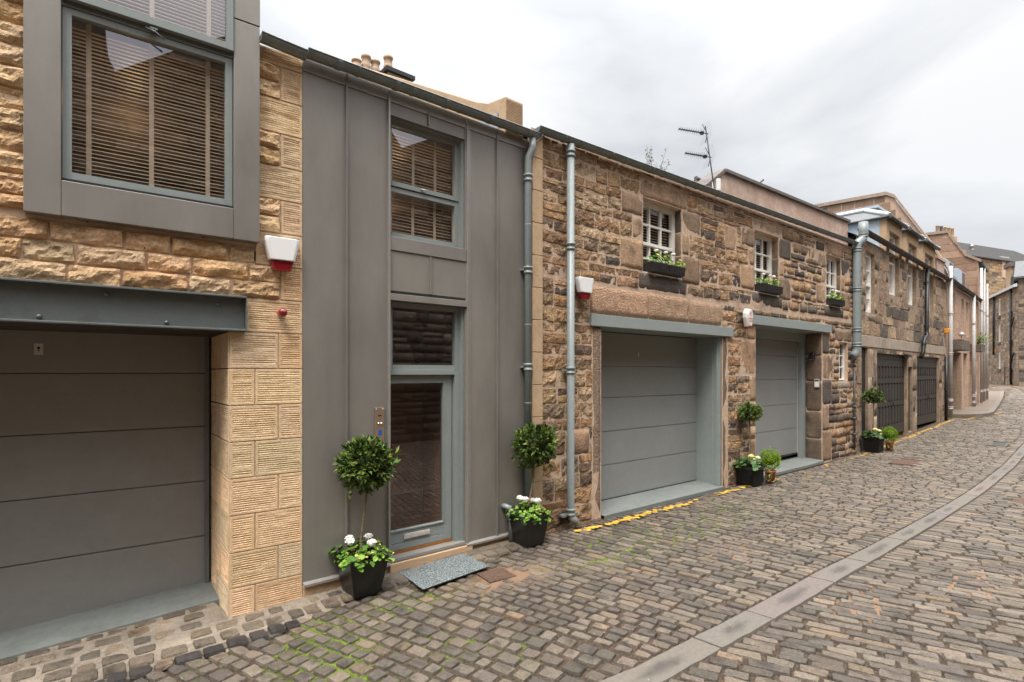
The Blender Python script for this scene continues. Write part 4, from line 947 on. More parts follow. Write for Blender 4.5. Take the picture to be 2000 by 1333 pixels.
# ================================================================ generic gable wall with block courses
def gable(parent,poly,y_or_x,th,axis,pal,rng,name='gable_wall',h=.4,w=.9):
    m=MB(); m.prism(poly,axis,y_or_x,y_or_x+th); build(name,m,M_BLOCK,parent)
def blocks(parent,u0,u1,z0,z1,ops,h,wd,pal,mt,rng,name='block_wall',mort=None,res=.5,rel=.012):
    m=MB(); panel(m,u0,u1,z0,z1,ops,y=0); build('mortar_backing',m,mort or M_MORT,parent)
    m=MB(); zs=frange(z0,z1-.001,h)
    for k,(a,b) in enumerate(zip(zs,zs[1:])):
        for r_ in free_rects(u0,u1,a,b,[o[:4] for o in ops]):
            u=r_[0]; first=k%2
            while u<r_[1]-.01:
                l=wd*(.5 if first else 1)*rng.uniform(.9,1.1); first=0
                if r_[1]-u-l<wd*.3: l=r_[1]-u
                stones(m,[(u,u+l,r_[2],r_[3])],pal,rng,res=res,relief=rel,rough=.0,gap=.02,warp=0,mode='ash'); u+=l
    build(name,m,mt,parent)
# ================================================================ HOUSE 5  (pink block house)
rng=random.Random(41)
H5=thing('pink_block_house','pink concrete block house with narrow windows, white drainpipes and a deep garage recess','house',(F5.o[0],F5.o[1],0),F5.a)
PB=[(1,1,1),(1.1,1.07,1.02),(.88,.86,.84),(.96,.92,.9),(1.04,1,.94)]
OP5=[(.5,3.55,.2,2.98,3.0),(4.0,5.35,.2,2.98,2.0),(1.0,2.05,3.62,5.40,.25),(3.75,4.45,3.75,5.38,.2),(5.05,5.75,3.75,5.35,.2),(7.1,7.6,3.9,5.05,.2),(7.3,8.0,1.3,2.8,.2)]
blocks(H5,0,8.84,0,5.70,OP5,.33,.85,PB,M_BLOCK,rng)
for (a,b,c,d,r_) in OP5[2:]: window(H5,a+.02,b-.02,c+.02,d-.02,r_-.1,M_CAST if a<2 else M_WHITE,G_OLD,fw=.06,fd=.06,name='narrow_window')
m=MB(); m.box(3.55,4.0,-.04,2.5,.2,2.98); build('pier',m,M_BLOCK,H5)
m=MB(); m.quad((.5,2.4,.2),(3.55,2.4,.2),(3.55,2.4,3),(.5,2.4,3)); build('recessed_door',m,M_TIMB,H5)
m=MB(); m.box(.4,5.5,-.02,-.001,2.98,3.5); build('concrete_band',m,M_CONC,H5)
m=MB(); m.box(.6,2.6,-.42,-.0,3.02,3.42); m.box(.65,2.55,-.37,-.05,3.42,3.425); build('concrete_planter',m,mat('dark_concrete',(.13,.10,.08),.95,var=.35,vscale=3),H5)
m=MB(); m.lathe([(.02,0),(.02,.2),(.1,.22),(.11,.32),(.0,.38)],(2.2,-.2,3.42),8); build('vent_cowl',m,M_ALU,H5)
m=MB(); m.box(6.15,7.55,-.40,-.0,3.10,3.45); build('concrete_planter',m,MATS['dark_concrete'],H5)
gutter(H5,-.05,5.78,8.84,5.72,mt=MATS['rusty_gutter'],r=.09,d=-.12,seg=1.6)
WP=[(.06,6.25),(6.15,5.70)]
for (u,zt) in WP: pipe(H5,[(u,-.14,zt),(u,-.14,gz(F5.p(u,0)[0])+.06)],.072,[(u,-.14,z,0) for z in (.75,1.05,2.85,4.4)],M_WPIPE,name='white_downpipe')
m=MB(); m.tube([(7.0,-.1,.5),(7.0,-.1,1.1),(7.05,-.1,1.2)],.05,8); build('short_vent_pipe',m,M_WPIPE,H5)
# mansard: steep front, flat top
m=MB(); m.prism([(.0,5.75),(.7,7.1),(3,7.9),(9,7.9),(9,5.75)],'x',.35,8.5); build('mansard_roof',m,mat('purple_slate',(.095,.085,.088),.5,var=.2,vscale=3,stretch=(1,1,4)),H5)
m=MB(); m.prism([(-.02,0),(-.02,6.0),(.45,7.1),(1.70,9.30),(1.95,9.45),(9.2,9.65),(9.2,0)],'x',.02,.34); build('gable_wall',m,M_BLOCK,H5)
m=MB(); rng2=random.Random(4)
for k in range(11):
    z=5.6+.36*k
    ya=(z+.36-6)/3.35*1.72+.06 if z+.36>6 else 0; y=max(0,ya)
    while y<9: l=rng2.uniform(.45,.8); stones(m,[(max(y,ya+.1),min(y+l,9.2),z,min(z+.36,9.5))],[(.50,.47,.44),(.56,.52,.49),(.45,.42,.39),(.60,.56,.52),(.38,.35,.33)],rng2,res=.4,relief=.01,rough=0,gap=.02,warp=0,mode='ash'); y+=l
m.v=[(.02+y,x,z) for x,y,z in m.v]
m.f=[f for f in m.f]
build('gable_block',m,M_BLOCK,H5)
m=MB(); 
pts=[(-.12,5.95),(-.06,6.15),(.42,7.18),(1.66,9.38),(1.95,9.57),(9.3,9.77)]
for p_,q_ in zip(pts,pts[1:]): m.prism([(p_[0],p_[1]-.08),(p_[0],p_[1]+.06),(q_[0],q_[1]+.06),(q_[0],q_[1]-.08)],'x',-.06,.40)
build('gable_coping',m,mat('brown_coping',(.30,.225,.17),.9,var=.15),H5)
for a in (1.8,5.0):
    q=MB(); q.prism([(.15,6.0),(.15,6.75),(.3,6.9),(1.6,6.9),(1.6,6.0)],'x',a,a+1.1); q.mi=1; q.box(a+.2,a+.9,.135,.16,6.05,6.7); build('box_dormer',q,[M_LEADP,M_REDBR],H5)
# ================================================================ HOUSE 6 and on round the bend
rng=random.Random(51)
H6=thing('tall_pink_house','taller pink block house with mansard gable and a row of white drainpipes at the bend','house',(F6.o[0],F6.o[1],0),F6.a)
OP6=[(1.5,2.1,1.6,2.9,.2),(1.5,2.1,4.0,5.3,.2),]
blocks(H6,0,3.3,0,7.6,OP6,.36,.9,PB,M_BLOCK,rng,res=1)
m=MB(); m.prism([(-.02,0),(-.02,7.75),(.5,8.05),(1.2,9.3),(8,9.5),(8,0)],'x',-.02,.3); build('gable_wall',m,M_BLOCK,H6)
m=MB()
for k in range(11):
    z=5.4+.37*k; ya=max(0,(z+.37-7.9)/1.4*1.2+.05); y=ya
    while y<6: l=rng.uniform(.8,1.3); stones(m,[(y,min(y+l,8),z,min(z+.37,9.3))],[(.72,.68,.64),(.8,.76,.72),(.6,.56,.53),(.66,.6,.56)],rng,res=.5,relief=.01,rough=0,gap=.025,warp=0,mode='ash'); y+=l
m.v=[(-.03+y,x,z) for x,y,z in m.v]; build('gable_block',m,M_BLOCK,H6)
m=MB(); pts=[(-.12,7.7),(.05,7.8),(.5,8.1),(1.18,9.38),(8,9.6)]
for p_,q_ in zip(pts,pts[1:]): m.prism([(p_[0],p_[1]-.06),(p_[0],p_[1]+.08),(q_[0],q_[1]+.08),(q_[0],q_[1]-.06)],'x',-.1,.36)
build('gable_coping',m,MATS['brown_coping'],H6)
m=MB(); m.prism([(0,7.6),(1.2,8.1),(8,8.3),(8,7.6)],'x',.3,3.3); build('mansard_roof',m,M_SLATE,H6)
m=MB(); m.box(-.02,3.3,-.2,-.02,7.55,7.68); build('gutter',m,M_CAST,H6)
for (u,zt) in ((-.25,7.3),(1.3,7.5),(3.1,6.9)):
    pipe(H6,[(u,-.15,zt),(u,-.15,gz(F6.p(u,0)[0])+.1)],.055,[(u,-.15,z,0) for z in (1.2,3.2,5.2)],M_WPIPE,name='white_downpipe')
F7=Frame(*F6.p(3.32,.35)[:2],33)
H7=thing('bend_house','brown stone house curving away beyond the tall pink house','house',(F7.o[0],F7.o[1],0),F7.a)
blocks(H7,0,14,0,6.4,[(2,2.8,1.8,3.2,.2),(6,6.8,1.8,3.2,.2),(2,2.8,4.2,5.6,.2)],.36,.9,PF,M_FAR,rng,res=1)
shell(H7,0,14,0,6.4,8.6,8,wallmat=M_FARW)

# ================================================================ END OF THE LANE
FE=Frame(70.85,9.656,199.52)
HE=thing('corner_tenement','three storey brown stone tenement with white blinds closing the end of the lane','building',(FE.o[0],FE.o[1],0),FE.a)
rng=random.Random(61)
# the street face of this building looks back down the lane, so its depth axis points away from us
opE=[]
for (uc,zb) in ((-6.45,0),(-1.4,0),(2.6,0)):
    k=0
    for (za,zt) in ((7.83,9.52),(5.18,6.89),(2.52,4.17)): opE.append((uc-.42,uc+.42,za,zt,.25))
opE.append((.25,.75,.6,2.7,.3))
def far_wall(parent,u0,u1,z0,z1,ops,pal,rng,res=.6,hh=(.3,.45),ww=(.5,1.1),mt=M_FAR):
    m=MB(); panel(m,u0,u1,z0,z1,ops,y=-.012); build('mortar_backing',m,M_FARW,parent)
    m=MB()
    for r_ in free_rects(u0,u1,z0,z1,[o[:4] for o in ops]):
        for q in courses(*r_,hh,ww,rng,.1): stones(m,[q],pal,rng,res=min(res,.4),relief=.03,rough=.02,gap=.04,warp=0,edge=.03,flat=True)
    build('rubble_stone',m,mt,parent)
PE=[(.31,.225,.155),(.27,.195,.135),(.35,.26,.18),(.22,.165,.12),(.38,.285,.20),(.29,.21,.145),(.17,.13,.10)]
far_wall(HE,-9.5,4.86,.2,9.95,opE,PE,rng)
for (a,b,c,d,r_) in opE[:-1]:
    window(HE,a,b,c,d,.02,M_WHITE,G_OLD,fw=.1,fd=.08,name='window',curtain=True)
    s=MB(); s.box(a-.12,b+.12,-.12,.05,c-.22,c); build('window_sill',s,MATS['dark_coping'],HE)
m=MB(); m.box(.25,.75,.2,.25,.6,2.7); build('entrance_door',m,M_TAN,HE)
for u in (-3.0,3.15): pipe(HE,[(u,-.15,9.9),(u,-.15,1.0 if u>0 else 4.0)],.09,[(u,-.15,z,0) for z in (4.,7.)],M_CAST,name='black_downpipe',n=8)
for z in (7.2,4.0):
    m=MB(); m.tube([(3.15,-.15,z-.9),(4.3,-.18,z)],.07,6); build('branch_pipe',m,M_CAST,HE)
m=MB(); m.prism([(-.25,9.9),(-.25,10.05),(4,11.2),(8,10),(8,9.9)],'x',-9.5,4.9); build('roof',m,M_SLATE,HE)
m=MB(); m.prism([(-.35,9.85),(-.35,10.1),(-.1,10.2),(-.1,9.9)],'x',-9.5,4.95); build('gutter',m,MATS['bright_lead'],HE)
m=MB(); m.quad((4.86,0,.2),(4.86,8,.2),(4.86,8,9.95),(4.86,0,9.95)); m.quad((-9.5,0,.2),(-9.5,8,.2),(-9.5,8,9.95),(-9.5,0,9.95)); m.quad((-9.5,8,.2),(4.86,8,.2),(4.86,8,9.95),(-9.5,8,9.95)); build('side_wall',m,M_FARW,HE)
m=MB(); m.box(.1,1.6,.15,1.2,9.7,12.2); m.mi=1; m.box(-.05,1.75,.0,1.35,12.2,12.6); build('chimney_stack',m,[M_TAN,MATS['dark_coping']],HE)
m=MB(); m.box(1.61,2.6,.2,1.2,9.9,11.2); build('chimney_shoulder',m,M_CAST,HE)
# projecting right wing
W_=Frame(*FE.p(4.86,0)[:2],-85)
HW=thing('lower_wing','lower dark stone wing with a slate roof at the right edge beside the corner tenement','building',(W_.p(0,0)[0],W_.p(0,0)[1],0),R(-85))
far_wall(HW,0,9,.2,10.6,[(.8,1.3,7.6,9.6,.2),(1.2,2.0,4.6,6.3,.2)],[(.16,.125,.10),(.22,.17,.125),(.075,.062,.055),(.12,.10,.085),(.27,.2,.14)],rng)
m=MB(); m.prism([(-.3,10.6),(-.3,10.75),(3,12.6),(6,10.6)],'x',-.3,9); build('roof',m,M_SLATE,HW)
for (a,b,c,d) in ((.8,1.3,7.6,9.6),(1.2,2.0,4.6,6.3)): window(HW,a,b,c,d,.12,M_TAN,G_OLD,fw=.08,fd=.06,name='window',curtain=False)
# tall building behind
FT=Frame(104.27,14.21,-17.1)
HT=thing('tall_rubble_tenement','tall ochre rubble tenement with a long slate roof and clay chimney pots rising behind','building',(FT.o[0],FT.o[1],0),FT.a)
HT.rotation_euler=(0,0,FT.a)
PT=[(.42,.29,.17),(.36,.23,.12),(.46,.34,.22),(.40,.26,.13),(.33,.22,.13),(.12,.09,.07),(.28,.2,.13)]
rng=random.Random(71)
far_wall(HT,-12,12,1,18.1,[(3.9,6.0,15.6,18.0,.2)],PT,rng,res=1.2,hh=(.35,.5),ww=(.6,1.6))
window(HT,3.9,6.,15.6,18.,.1,M_WHITE,G_OLD,fw=.18,bars=(1,1),fd=.1,rail=16.8)
m=MB(); m.box(-.5,.3,-.1,.0,15.8,18.1); build('pale_patch_stone',m,M_NMORT,HT)
m=MB(); m.prism([(-.3,18.1),(-.3,18.25),(5,21.9),(12,18.1)],'x',-12,14); build('slate_roof',m,mat('far_slate',(.055,.053,.052),.9,spec=.15,var=.22,vscale=1.6,stretch=(1,1,5)),HT)
m=MB(); m.quad((-12,0,1),(-12,12,1),(-12,12,18.1),(-12,0,18.1)); m.quad((12,0,1),(12,12,1),(12,12,18.1),(12,0,18.1)); build('side_wall',m,M_FARW,HT)
m=MB(); m.box(-6.4,-1.9,4.8,6,20,22.6); build('chimney_stack',m,M_TAN,HT)
for i in range(5):
    m=MB(); m.lathe([(.22,0),(.20,1.3),(.24,1.35),(.24,1.5),(.16,1.5)],(-5.9+.92*i,5.3,22.5),10); build('chimney_pot',m,M_CLAY if i!=1 else MATS['dark_coping'],HT)
m=MB(); m.lathe([(.25,0),(.25,.5),(.4,.55),(.0,.9)],(-3.3,2.2,19.9),8); build('roof_vent',m,M_ALU,HT)
m=MB(); m.box(1.0,3.2,.8,1.2,18.8,19.15); build('skylight',m,M_ALU,HT)

# ================================================================ OPPOSITE SIDE (behind the camera; seen only in the glass)
def opposite():
    o=thing('opposite_terrace','dark stone terrace across the lane, seen reflected in the window glass','building',(0,-4.1,0),0)
    sk=[(-14,9),(-6,9.2),(-3.2,10.),(-1.2,9.9),(-.70,9.75),(-.70,10.7),(-.36,10.7),(-.36,9.75),(-.14,9.6),(-.16,9.2),(.03,8.7),(1.3,9.65),(3.4,10.9),(5.4,11.2),(6.9,10.4),(8.1,8.98),(11,10.6),(14,10),(20,9),(60,9)]
    m=MB(); vs=[(x,0,-1) for x,z in sk]+[(x,0,z) for x,z in sk]+[(x,-6,-1) for x,z in sk]+[(x,-6,z) for x,z in sk]; n=len(sk)
    m.add(vs,[(i,i+1,n+i+1,n+i) for i in range(n-1)]+[(n+i,n+i+1,3*n+i+1,3*n+i) for i in range(n-1)]+[(2*n+i,2*n+i+1,3*n+i+1,3*n+i) for i in range(n-1)]+[(0,n,3*n,2*n),(n-1,2*n-1,4*n-1,3*n-1)])
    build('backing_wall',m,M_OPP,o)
    m=MB(); rr=random.Random(9); ops=[(2.2,3.1,1.2,3.0),(-1.5,-.4,2.5,4.0)]
    for r_ in free_rects(-6,16,-.1,10.4,ops):
        for q in courses(*r_,(.25,.4),(.4,.9),rr,.1):
            zt=min(z for x,z in sk if abs(x-(q[0]+q[1])/2)<.7) if any(abs(x-(q[0]+q[1])/2)<.7 for x,z in sk) else 9
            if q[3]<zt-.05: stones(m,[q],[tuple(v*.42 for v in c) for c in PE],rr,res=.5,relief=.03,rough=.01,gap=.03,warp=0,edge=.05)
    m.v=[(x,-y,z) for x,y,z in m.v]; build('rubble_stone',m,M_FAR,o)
    m=MB(); m.tube([(4.0,.15,8.5),(4.0,.15,4.5),(4.0,.15,.0)],.12,8); m.tube([(1.5,.12,4.35),(4.0,.12,4.2)],.06,8); build('black_pipe',m,M_CAST,o)
    m=MB(); m.lathe([(.2,0),(.24,.08),(.2,.1),(.2,.16),(.24,.24),(.2,.26),(.2,.3)],(5.3,.15,4.9),12); build('vent_hood',m,M_ALU,o)
    m=MB(); m.box(2.2,3.1,.02,.06,1.2,3.0); build('timber_door',m,mat('brown_door',(.12,.04,.02),.5),o)
opposite()

# ================================================================ PLANTS
rng=random.Random(5)
def leaf(mb,p,d,up,L_,W_,col):
    d=d.normalized(); s_=d.cross(up)
    if s_.length<.01: s_=d.cross(Vector((1,0,0)))
    s_.normalize(); n_=s_.cross(d); a=p; t=p+d*L_; m1=p+d*L_*.5+n_*W_*.18; l=p+d*L_*.5+s_*W_*.5+n_*W_*.35; r=p+d*L_*.5-s_*W_*.5+n_*W_*.35
    mb.add([tuple(a),tuple(l),tuple(t),tuple(r),tuple(m1)],[(0,1,4),(1,2,4),(2,3,4),(3,0,4)],col)
def rnd_dir(r):
    while True:
        v=Vector((r.uniform(-1,1),r.uniform(-1,1),r.uniform(-1,1)))
        if .1<v.length<1: return v.normalized()
def crown(mb,c,rad,n,L_,W_,pal,r,flat=1.,inner=.55,core=True,clump=5,updroop=.25,irr=.20):
    c=Vector(c)
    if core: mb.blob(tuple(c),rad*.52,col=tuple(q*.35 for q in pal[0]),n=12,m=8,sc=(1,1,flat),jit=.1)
    for _ in range(n//clump):
        d=rnd_dir(r); k=1+irr*noise.noise(tuple(d*2.2+c)); rr=rad*k*(inner+(1-inner)*r.random()**.5)
        b=c+Vector((d.x,d.y,d.z*flat))*rr*.86; base=vary(r.choice(pal),r,.25)
        if r.random()<.05: b=c+Vector((d.x,d.y,d.z*flat))*rad*r.uniform(.98,1.16)
        for q in range(clump):
            e=(d*1.0+rnd_dir(r)*.85+Vector((0,0,updroop))).normalized()
            leaf(mb,b,e,rnd_dir(r),L_*r.uniform(.65,1.15),W_*r.uniform(.8,1.2),vary(base,r,.15))
BAY=[(.05,.09,.016),(.09,.15,.026),(.042,.075,.016),(.13,.20,.035),(.18,.22,.055),(.07,.11,.024)]
def flowers(mb,c,r_,n,r,s=.011):
    for _ in range(n):
        d=rnd_dir(r); d.z=abs(d.z)*.8; mb.blob((c[0]+d.x*r_,c[1]+d.y*r_,c[2]+d.z*r_),s*r.uniform(.7,1.2),n=5,m=3,sc=(1,1,.7))
def disc_leaf(mb,p,n_,rad,col,r):
    a=n_.cross(Vector((0,0,1))); a=a.normalized() if a.length>.05 else Vector((1,0,0)); b=n_.cross(a); N=9; vs=[tuple(Vector(p)-n_*rad*.15)]
    for k in range(N):
        t=2*math.pi*k/N; q=rad*(1 if k%3 else .78); vs.append(tuple(Vector(p)+a*math.cos(t)*q+b*math.sin(t)*q+n_*rad*.12*r.uniform(-.5,1)))
    mb.add(vs,[(0,1+k,1+(k+1)%N) for k in range(N)],col)
GER=[(.10,.22,.02),(.14,.28,.03),(.07,.16,.018),(.20,.33,.04),(.12,.24,.02)]
def geranium(parent,w,d,z0,r,n=200,heads=4,h=.17,hs=.052,yel=16):
    m=MB()
    for _ in range(n):
        x=r.uniform(-1,1); y=r.uniform(-1,1); k=1-.5*(x*x+y*y)/2; z=z0+h*k*r.uniform(.1,1)
        px_,py_=x*w*.62,y*d*.62
        if abs(x)>.75 or abs(y)>.75: z=z0+h*r.uniform(-.25,.5)
        nrm=Vector((x*.6,y*.6,1)).normalized()+rnd_dir(r)*.45; disc_leaf(m,(px_,py_,z),nrm.normalized(),r.uniform(.017,.034),vary(r.choice(GER),r,.2),r)
        if r.random()<.3: m.tube([(px_*.5,py_*.5,z0-.02),(px_,py_,z-.005)],.003,4,col=(.10,.17,.03),cap=False)
    build('foliage',m,M_LEAF,parent)
    m=MB()
    for k in range(yel): x,y=r.uniform(-.55,.55)*w,-r.uniform(.1,.6)*d; flowers(m,(x,y,z0+h*r.uniform(.2,.8)),.012,5,r,.007)
    if yel: build('yellow_bloom',m,M_PETALY,parent)
    for k in range(heads):
        m=MB(); a=2*math.pi*(k+.3)/heads; x,y=math.cos(a)*w*.34+r.uniform(-.02,.02),math.sin(a)*d*.34; z=z0+h*1.0+r.uniform(-.02,.05)
        flowers(m,(x,y,z),hs*.8,34,r,.0105); m.blob((x,y,z),hs*.7,n=8,m=5); build('bloom',m,M_PETAL,parent)
def hydrangea(parent,w,z0,r,heads=((-.11,-.08,.22),(.10,-.10,.17),(-.02,-.14,.10),(.14,.02,.12))):
    m=MB()
    for _ in range(120):
        x=r.uniform(-1,1); y=r.uniform(-1,1); z=z0+.20*(1-.4*(x*x+y*y))*r.uniform(.05,1)
        disc_leaf(m,(x*w*.62,y*w*.62,z),(Vector((x*.7,y*.7,.9))+rnd_dir(r)*.4).normalized(),r.uniform(.03,.055),vary(r.choice(((.03,.075,.015),(.045,.10,.02),(.02,.05,.012),(.06,.12,.03))),r,.2),r)
    build('foliage',m,M_LEAF,parent)
    for k,(x,y,z) in enumerate(heads):
        m=MB(); m.blob((x,y,z0+z),.045,n=10,m=6,sc=(1,1,.6)); flowers(m,(x,y,z0+z-.01),.05,60,r,.011); build('bloom',m,M_HYD if k%2 else M_PETALY,parent)
def square_pot(parent,b,t,h,m_=M_POT,rim=False,ribs=False,z0=0):
    m=MB(); B=b/2; T=t/2; w=.018
    def ring(q,z): return [(-q,-q,z),(q,-q,z),(q,q,z),(-q,q,z)]
    m.add(ring(B,z0)+ring(T,z0+h)+ring(T-w,z0+h)+ring(T-w-.01,z0+h-.05),[(3,2,1,0)]+[(k,(k+1)%4,4+(k+1)%4,4+k) for k in range(4)]+[(4+k,4+(k+1)%4,8+(k+1)%4,8+k) for k in range(4)]+[(8+k,8+(k+1)%4,12+(k+1)%4,12+k) for k in range(4)])
    if rim: m.box(-T-.02,T+.02,-T-.02,-T+w,z0+h-.05,z0+h+.004); m.box(-T-.02,T+.02,T-w,T+.02,z0+h-.05,z0+h+.004); m.box(-T-.02,-T+w,-T+w,T-w,z0+h-.05,z0+h+.004); m.box(T-w,T+.02,-T+w,T-w,z0+h-.05,z0+h+.004)
    if ribs:
        for k in range(14):
            x=-T*.9+T*1.8*k/13; m.box(x-.006,x+.006,-T-.004,-T+.02,z0+.03,z0+h-.06); m.box(-T-.004,-T+.02,x-.006,x+.006,z0+.03,z0+h-.06)
    build('pot',m,m_,parent,bevel=.006)
    s=MB(); q=T-w-.012; s.quad((-q,-q,z0+h-.045),(q,-q,z0+h-.045),(q,q,z0+h-.045),(-q,q,z0+h-.045)); build('soil',s,M_SOIL,parent)
def topiary(label,x,y,zg,b,t,h,cz,cr,lean,seed,kind,rz=0,n=2000,L_=.088,flat=.96,loff=(0,0),rib=False):
    r=random.Random(seed); o=thing('potted_bay_tree',label,'potted tree',(x,y,zg),rz,'clipped ball bay trees in black pots along the house fronts')
    square_pot(o,b,t,h,rim=rib,ribs=rib)
    m=MB(); pts=[]; 
    for k in range(9): q=k/8; pts.append((lean[0]*q+.012*math.sin(q*7+seed),lean[1]*q+.01*math.cos(q*6),h-.05+(cz-h+.05)*q))
    m.tube(pts,[.014-.004*k/8 for k in range(9)],8); m.tube([pts[5],(pts[8][0]+.05,pts[8][1],pts[8][2]+.02)],.006,5); build('trunk',m,M_BARK,o)
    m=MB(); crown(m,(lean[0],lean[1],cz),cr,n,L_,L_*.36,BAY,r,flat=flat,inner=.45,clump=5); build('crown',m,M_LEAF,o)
    if kind=='g': geranium(o,t,t,h-.02,r)
    else: hydrangea(o,t*1.05,h-.02,r)
    return o
topiary('bay tree ball in a black pot with white geraniums, left of the front door',2.29,5.01,gz(2.28)+.0,.27,.40,.36,1.24,.275,(.05,0),3,'g')
topiary('bay tree ball with white geraniums between the grey waste pipe and the drainpipe',4.46,4.99,gz(4.46)+.005,.27,.37,.36,1.21,.275,(.10,-.02),4,'g',n=1900)
topiary('small bay tree ball in a ribbed black box between the two pale grey garage doors',9.97,4.92,.02,.30,.36,.34,1.34,.215,(.0,0),6,'h',n=1300,L_=.07,flat=.82,rib=True)
topiary('bay tree ball in a ribbed black box beside a narrow dark doorway',16.15,4.72,gz(16.1),.30,.37,.40,1.44,.235,(.03,0),8,'h',n=1200,L_=.07,flat=.78,rib=True)
def box_ball(label,x,y,zg,cz,cr,seed):
    r=random.Random(seed); o=thing('potted_box_ball',label,'potted shrub',(x,y,zg),0,'clipped lime green box balls in terracotta pots')
    m=MB(); m.lathe([(0,0),(.075,0),(.095,.20),(.108,.20),(.110,.235),(.098,.235),(.09,.2),(0,.2)],(0,0,0),20); build('pot',m,M_TERRA,o)
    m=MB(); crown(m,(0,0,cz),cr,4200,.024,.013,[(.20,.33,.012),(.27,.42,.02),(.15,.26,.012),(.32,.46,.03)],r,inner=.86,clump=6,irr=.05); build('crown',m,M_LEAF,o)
    m=MB()      # trailing variegated ivy on the street side
    for k in range(90):
        q=r.random(); a=(-.17-.06*r.random(),r.uniform(-.10,.05),.30*(1-q)+.01); leaf(m,Vector((a[0]+.06*q*r.uniform(-1,1),a[1]-.15*q*q,a[2])),rnd_dir(r),Vector((0,0,1)),.03,.022,vary(r.choice(((.25,.30,.10),(.12,.20,.05),(.40,.40,.2))),r,.2))
    build('trailing_ivy',m,M_LEAF,o)
box_ball('lime green box ball in a terracotta pot at the second pale garage door',10.45,4.76,.01,.44,.205,12)
box_ball('lime green box ball in a terracotta pot before the black timber garages',16.75,4.52,gz(16.7),.42,.205,13)
def window_box(label,u,w,z,seed):
    r=random.Random(seed); p=F3.p(u,.0,z); o=thing('window_box',label,'window box',p,F3.a,'flower boxes on the white sash window sills')
    m=MB(); h=.15; 
    m.add([(-w/2+.03,-.09,0),(w/2-.03,-.09,0),(w/2-.03,.09,0),(-w/2+.03,.09,0),(-w/2,-.12,h),(w/2,-.12,h),(w/2,.10,h),(-w/2,.10,h),(-w/2+.015,-.105,h),(w/2-.015,-.105,h),(w/2-.015,.085,h),(-w/2+.015,.085,h)],
          [(3,2,1,0)]+[(k,(k+1)%4,4+(k+1)%4,4+k) for k in range(4)]+[(4+k,4+(k+1)%4,8+(k+1)%4,8+k) for k in range(4)])
    for k in range(int(w/.045)): x=-w/2+.03+k*.045; m.box(x-.003,x+.003,-.118,-.10,.01,h-.01)
    build('planter',m,M_BOX,o); s=MB(); s.quad((-w/2+.02,-.1,h-.02),(w/2-.02,-.1,h-.02),(w/2-.02,.08,h-.02),(-w/2+.02,.08,h-.02)); build('soil',s,M_SOIL,o)
    m=MB()
    for _ in range(int(170*w)):
        x=r.uniform(-1,1); zz=h+.16*r.random()**1.3*(1-.3*abs(x)); disc_leaf(m,(x*w*.5,r.uniform(-.12,.06),zz),(Vector((0,-.7,.6))+rnd_dir(r)*.6).normalized(),r.uniform(.018,.032),vary(r.choice(GER+[(.35,.38,.10)]),r,.2),r)
    build('foliage',m,M_LEAF,o); m=MB()
    for k in range(int(16*w)): flowers(m,(r.uniform(-.4,.48)*w,-.1,h+r.uniform(.02,.13)),.014,6,r,.008)
    build('yellow_bloom',m,M_PETALY,o)
    for k in range(3):
        m=MB(); x=(-.28,.0,.2)[k]*w+r.uniform(-.03,.03); m.blob((x,-.05,h+.20),.032,n=8,m=5,sc=(1,1,.8)); flowers(m,(x,-.05,h+.195),.033,26,r,.010); build('bloom',m,M_PETAL,o)
window_box('flower box on the largest sash window sill above the first pale garage door',2.86,.92,3.70,21)
window_box('flower box on the middle sash window sill, above the white alarm box with red lettering',6.36,.86,3.72,22)
window_box('flower box on the far sash window sill next to the big grey downpipe',9.68,.74,3.72,23)
# sparse shrub behind the roof
o=thing('sparse_shrub','sparse leafy shrub top poking up behind the rubble house roof','shrub',(14.3,10.2,2.5),0)
r=random.Random(33); m=MB(); lf=MB(); m.tube([(0,0,0),(.02,0,3),(0,0,5.4)],[.07,.05,.03],7)
for k in range(16):
    a=Vector((0,0,4.9+.3*r.random())); d=Vector((r.uniform(-.55,.7),r.uniform(-.4,.4),1)).normalized(); l=r.uniform(.7,1.7); pts=[a+d*l*q+Vector((noise.noise((k,q*3,1))*.12,0,0)) for q in (0,.35,.7,1)]
    m.tube(pts,[.014,.01,.007,.004],5)
    for _ in range(26): q=r.uniform(.3,1); leaf(lf,a+d*l*q+rnd_dir(r)*.05,rnd_dir(r),Vector((0,0,1)),.08,.035,vary(r.choice(((.06,.07,.03),(.10,.11,.05),(.05,.05,.03))),r,.3))
build('branch_stem',m,M_BARK,o); build('foliage',lf,M_LEAF,o)
# fern in the far planter
p=F5.p(6.9,-.2,3.45); o=thing('trailing_fern','feathery green plant hanging out of the far concrete planter','plant',p,F5.a)
m=MB(); r=random.Random(35)
for k in range(34):
    d=Vector((r.uniform(-.8,1),r.uniform(-1,.1),r.uniform(.5,1.6))).normalized(); L_=r.uniform(.4,1.1)
    for q in range(12):
        t=q/12; a=d*L_*t+Vector((0,0,-.45*t*t*L_)); leaf(m,a,rnd_dir(r)+d,Vector((0,0,1)),.10,.03,vary(r.choice(((.16,.26,.03),(.22,.32,.05),(.10,.18,.03))),r,.2))
build('fronds',m,M_LEAF,o)

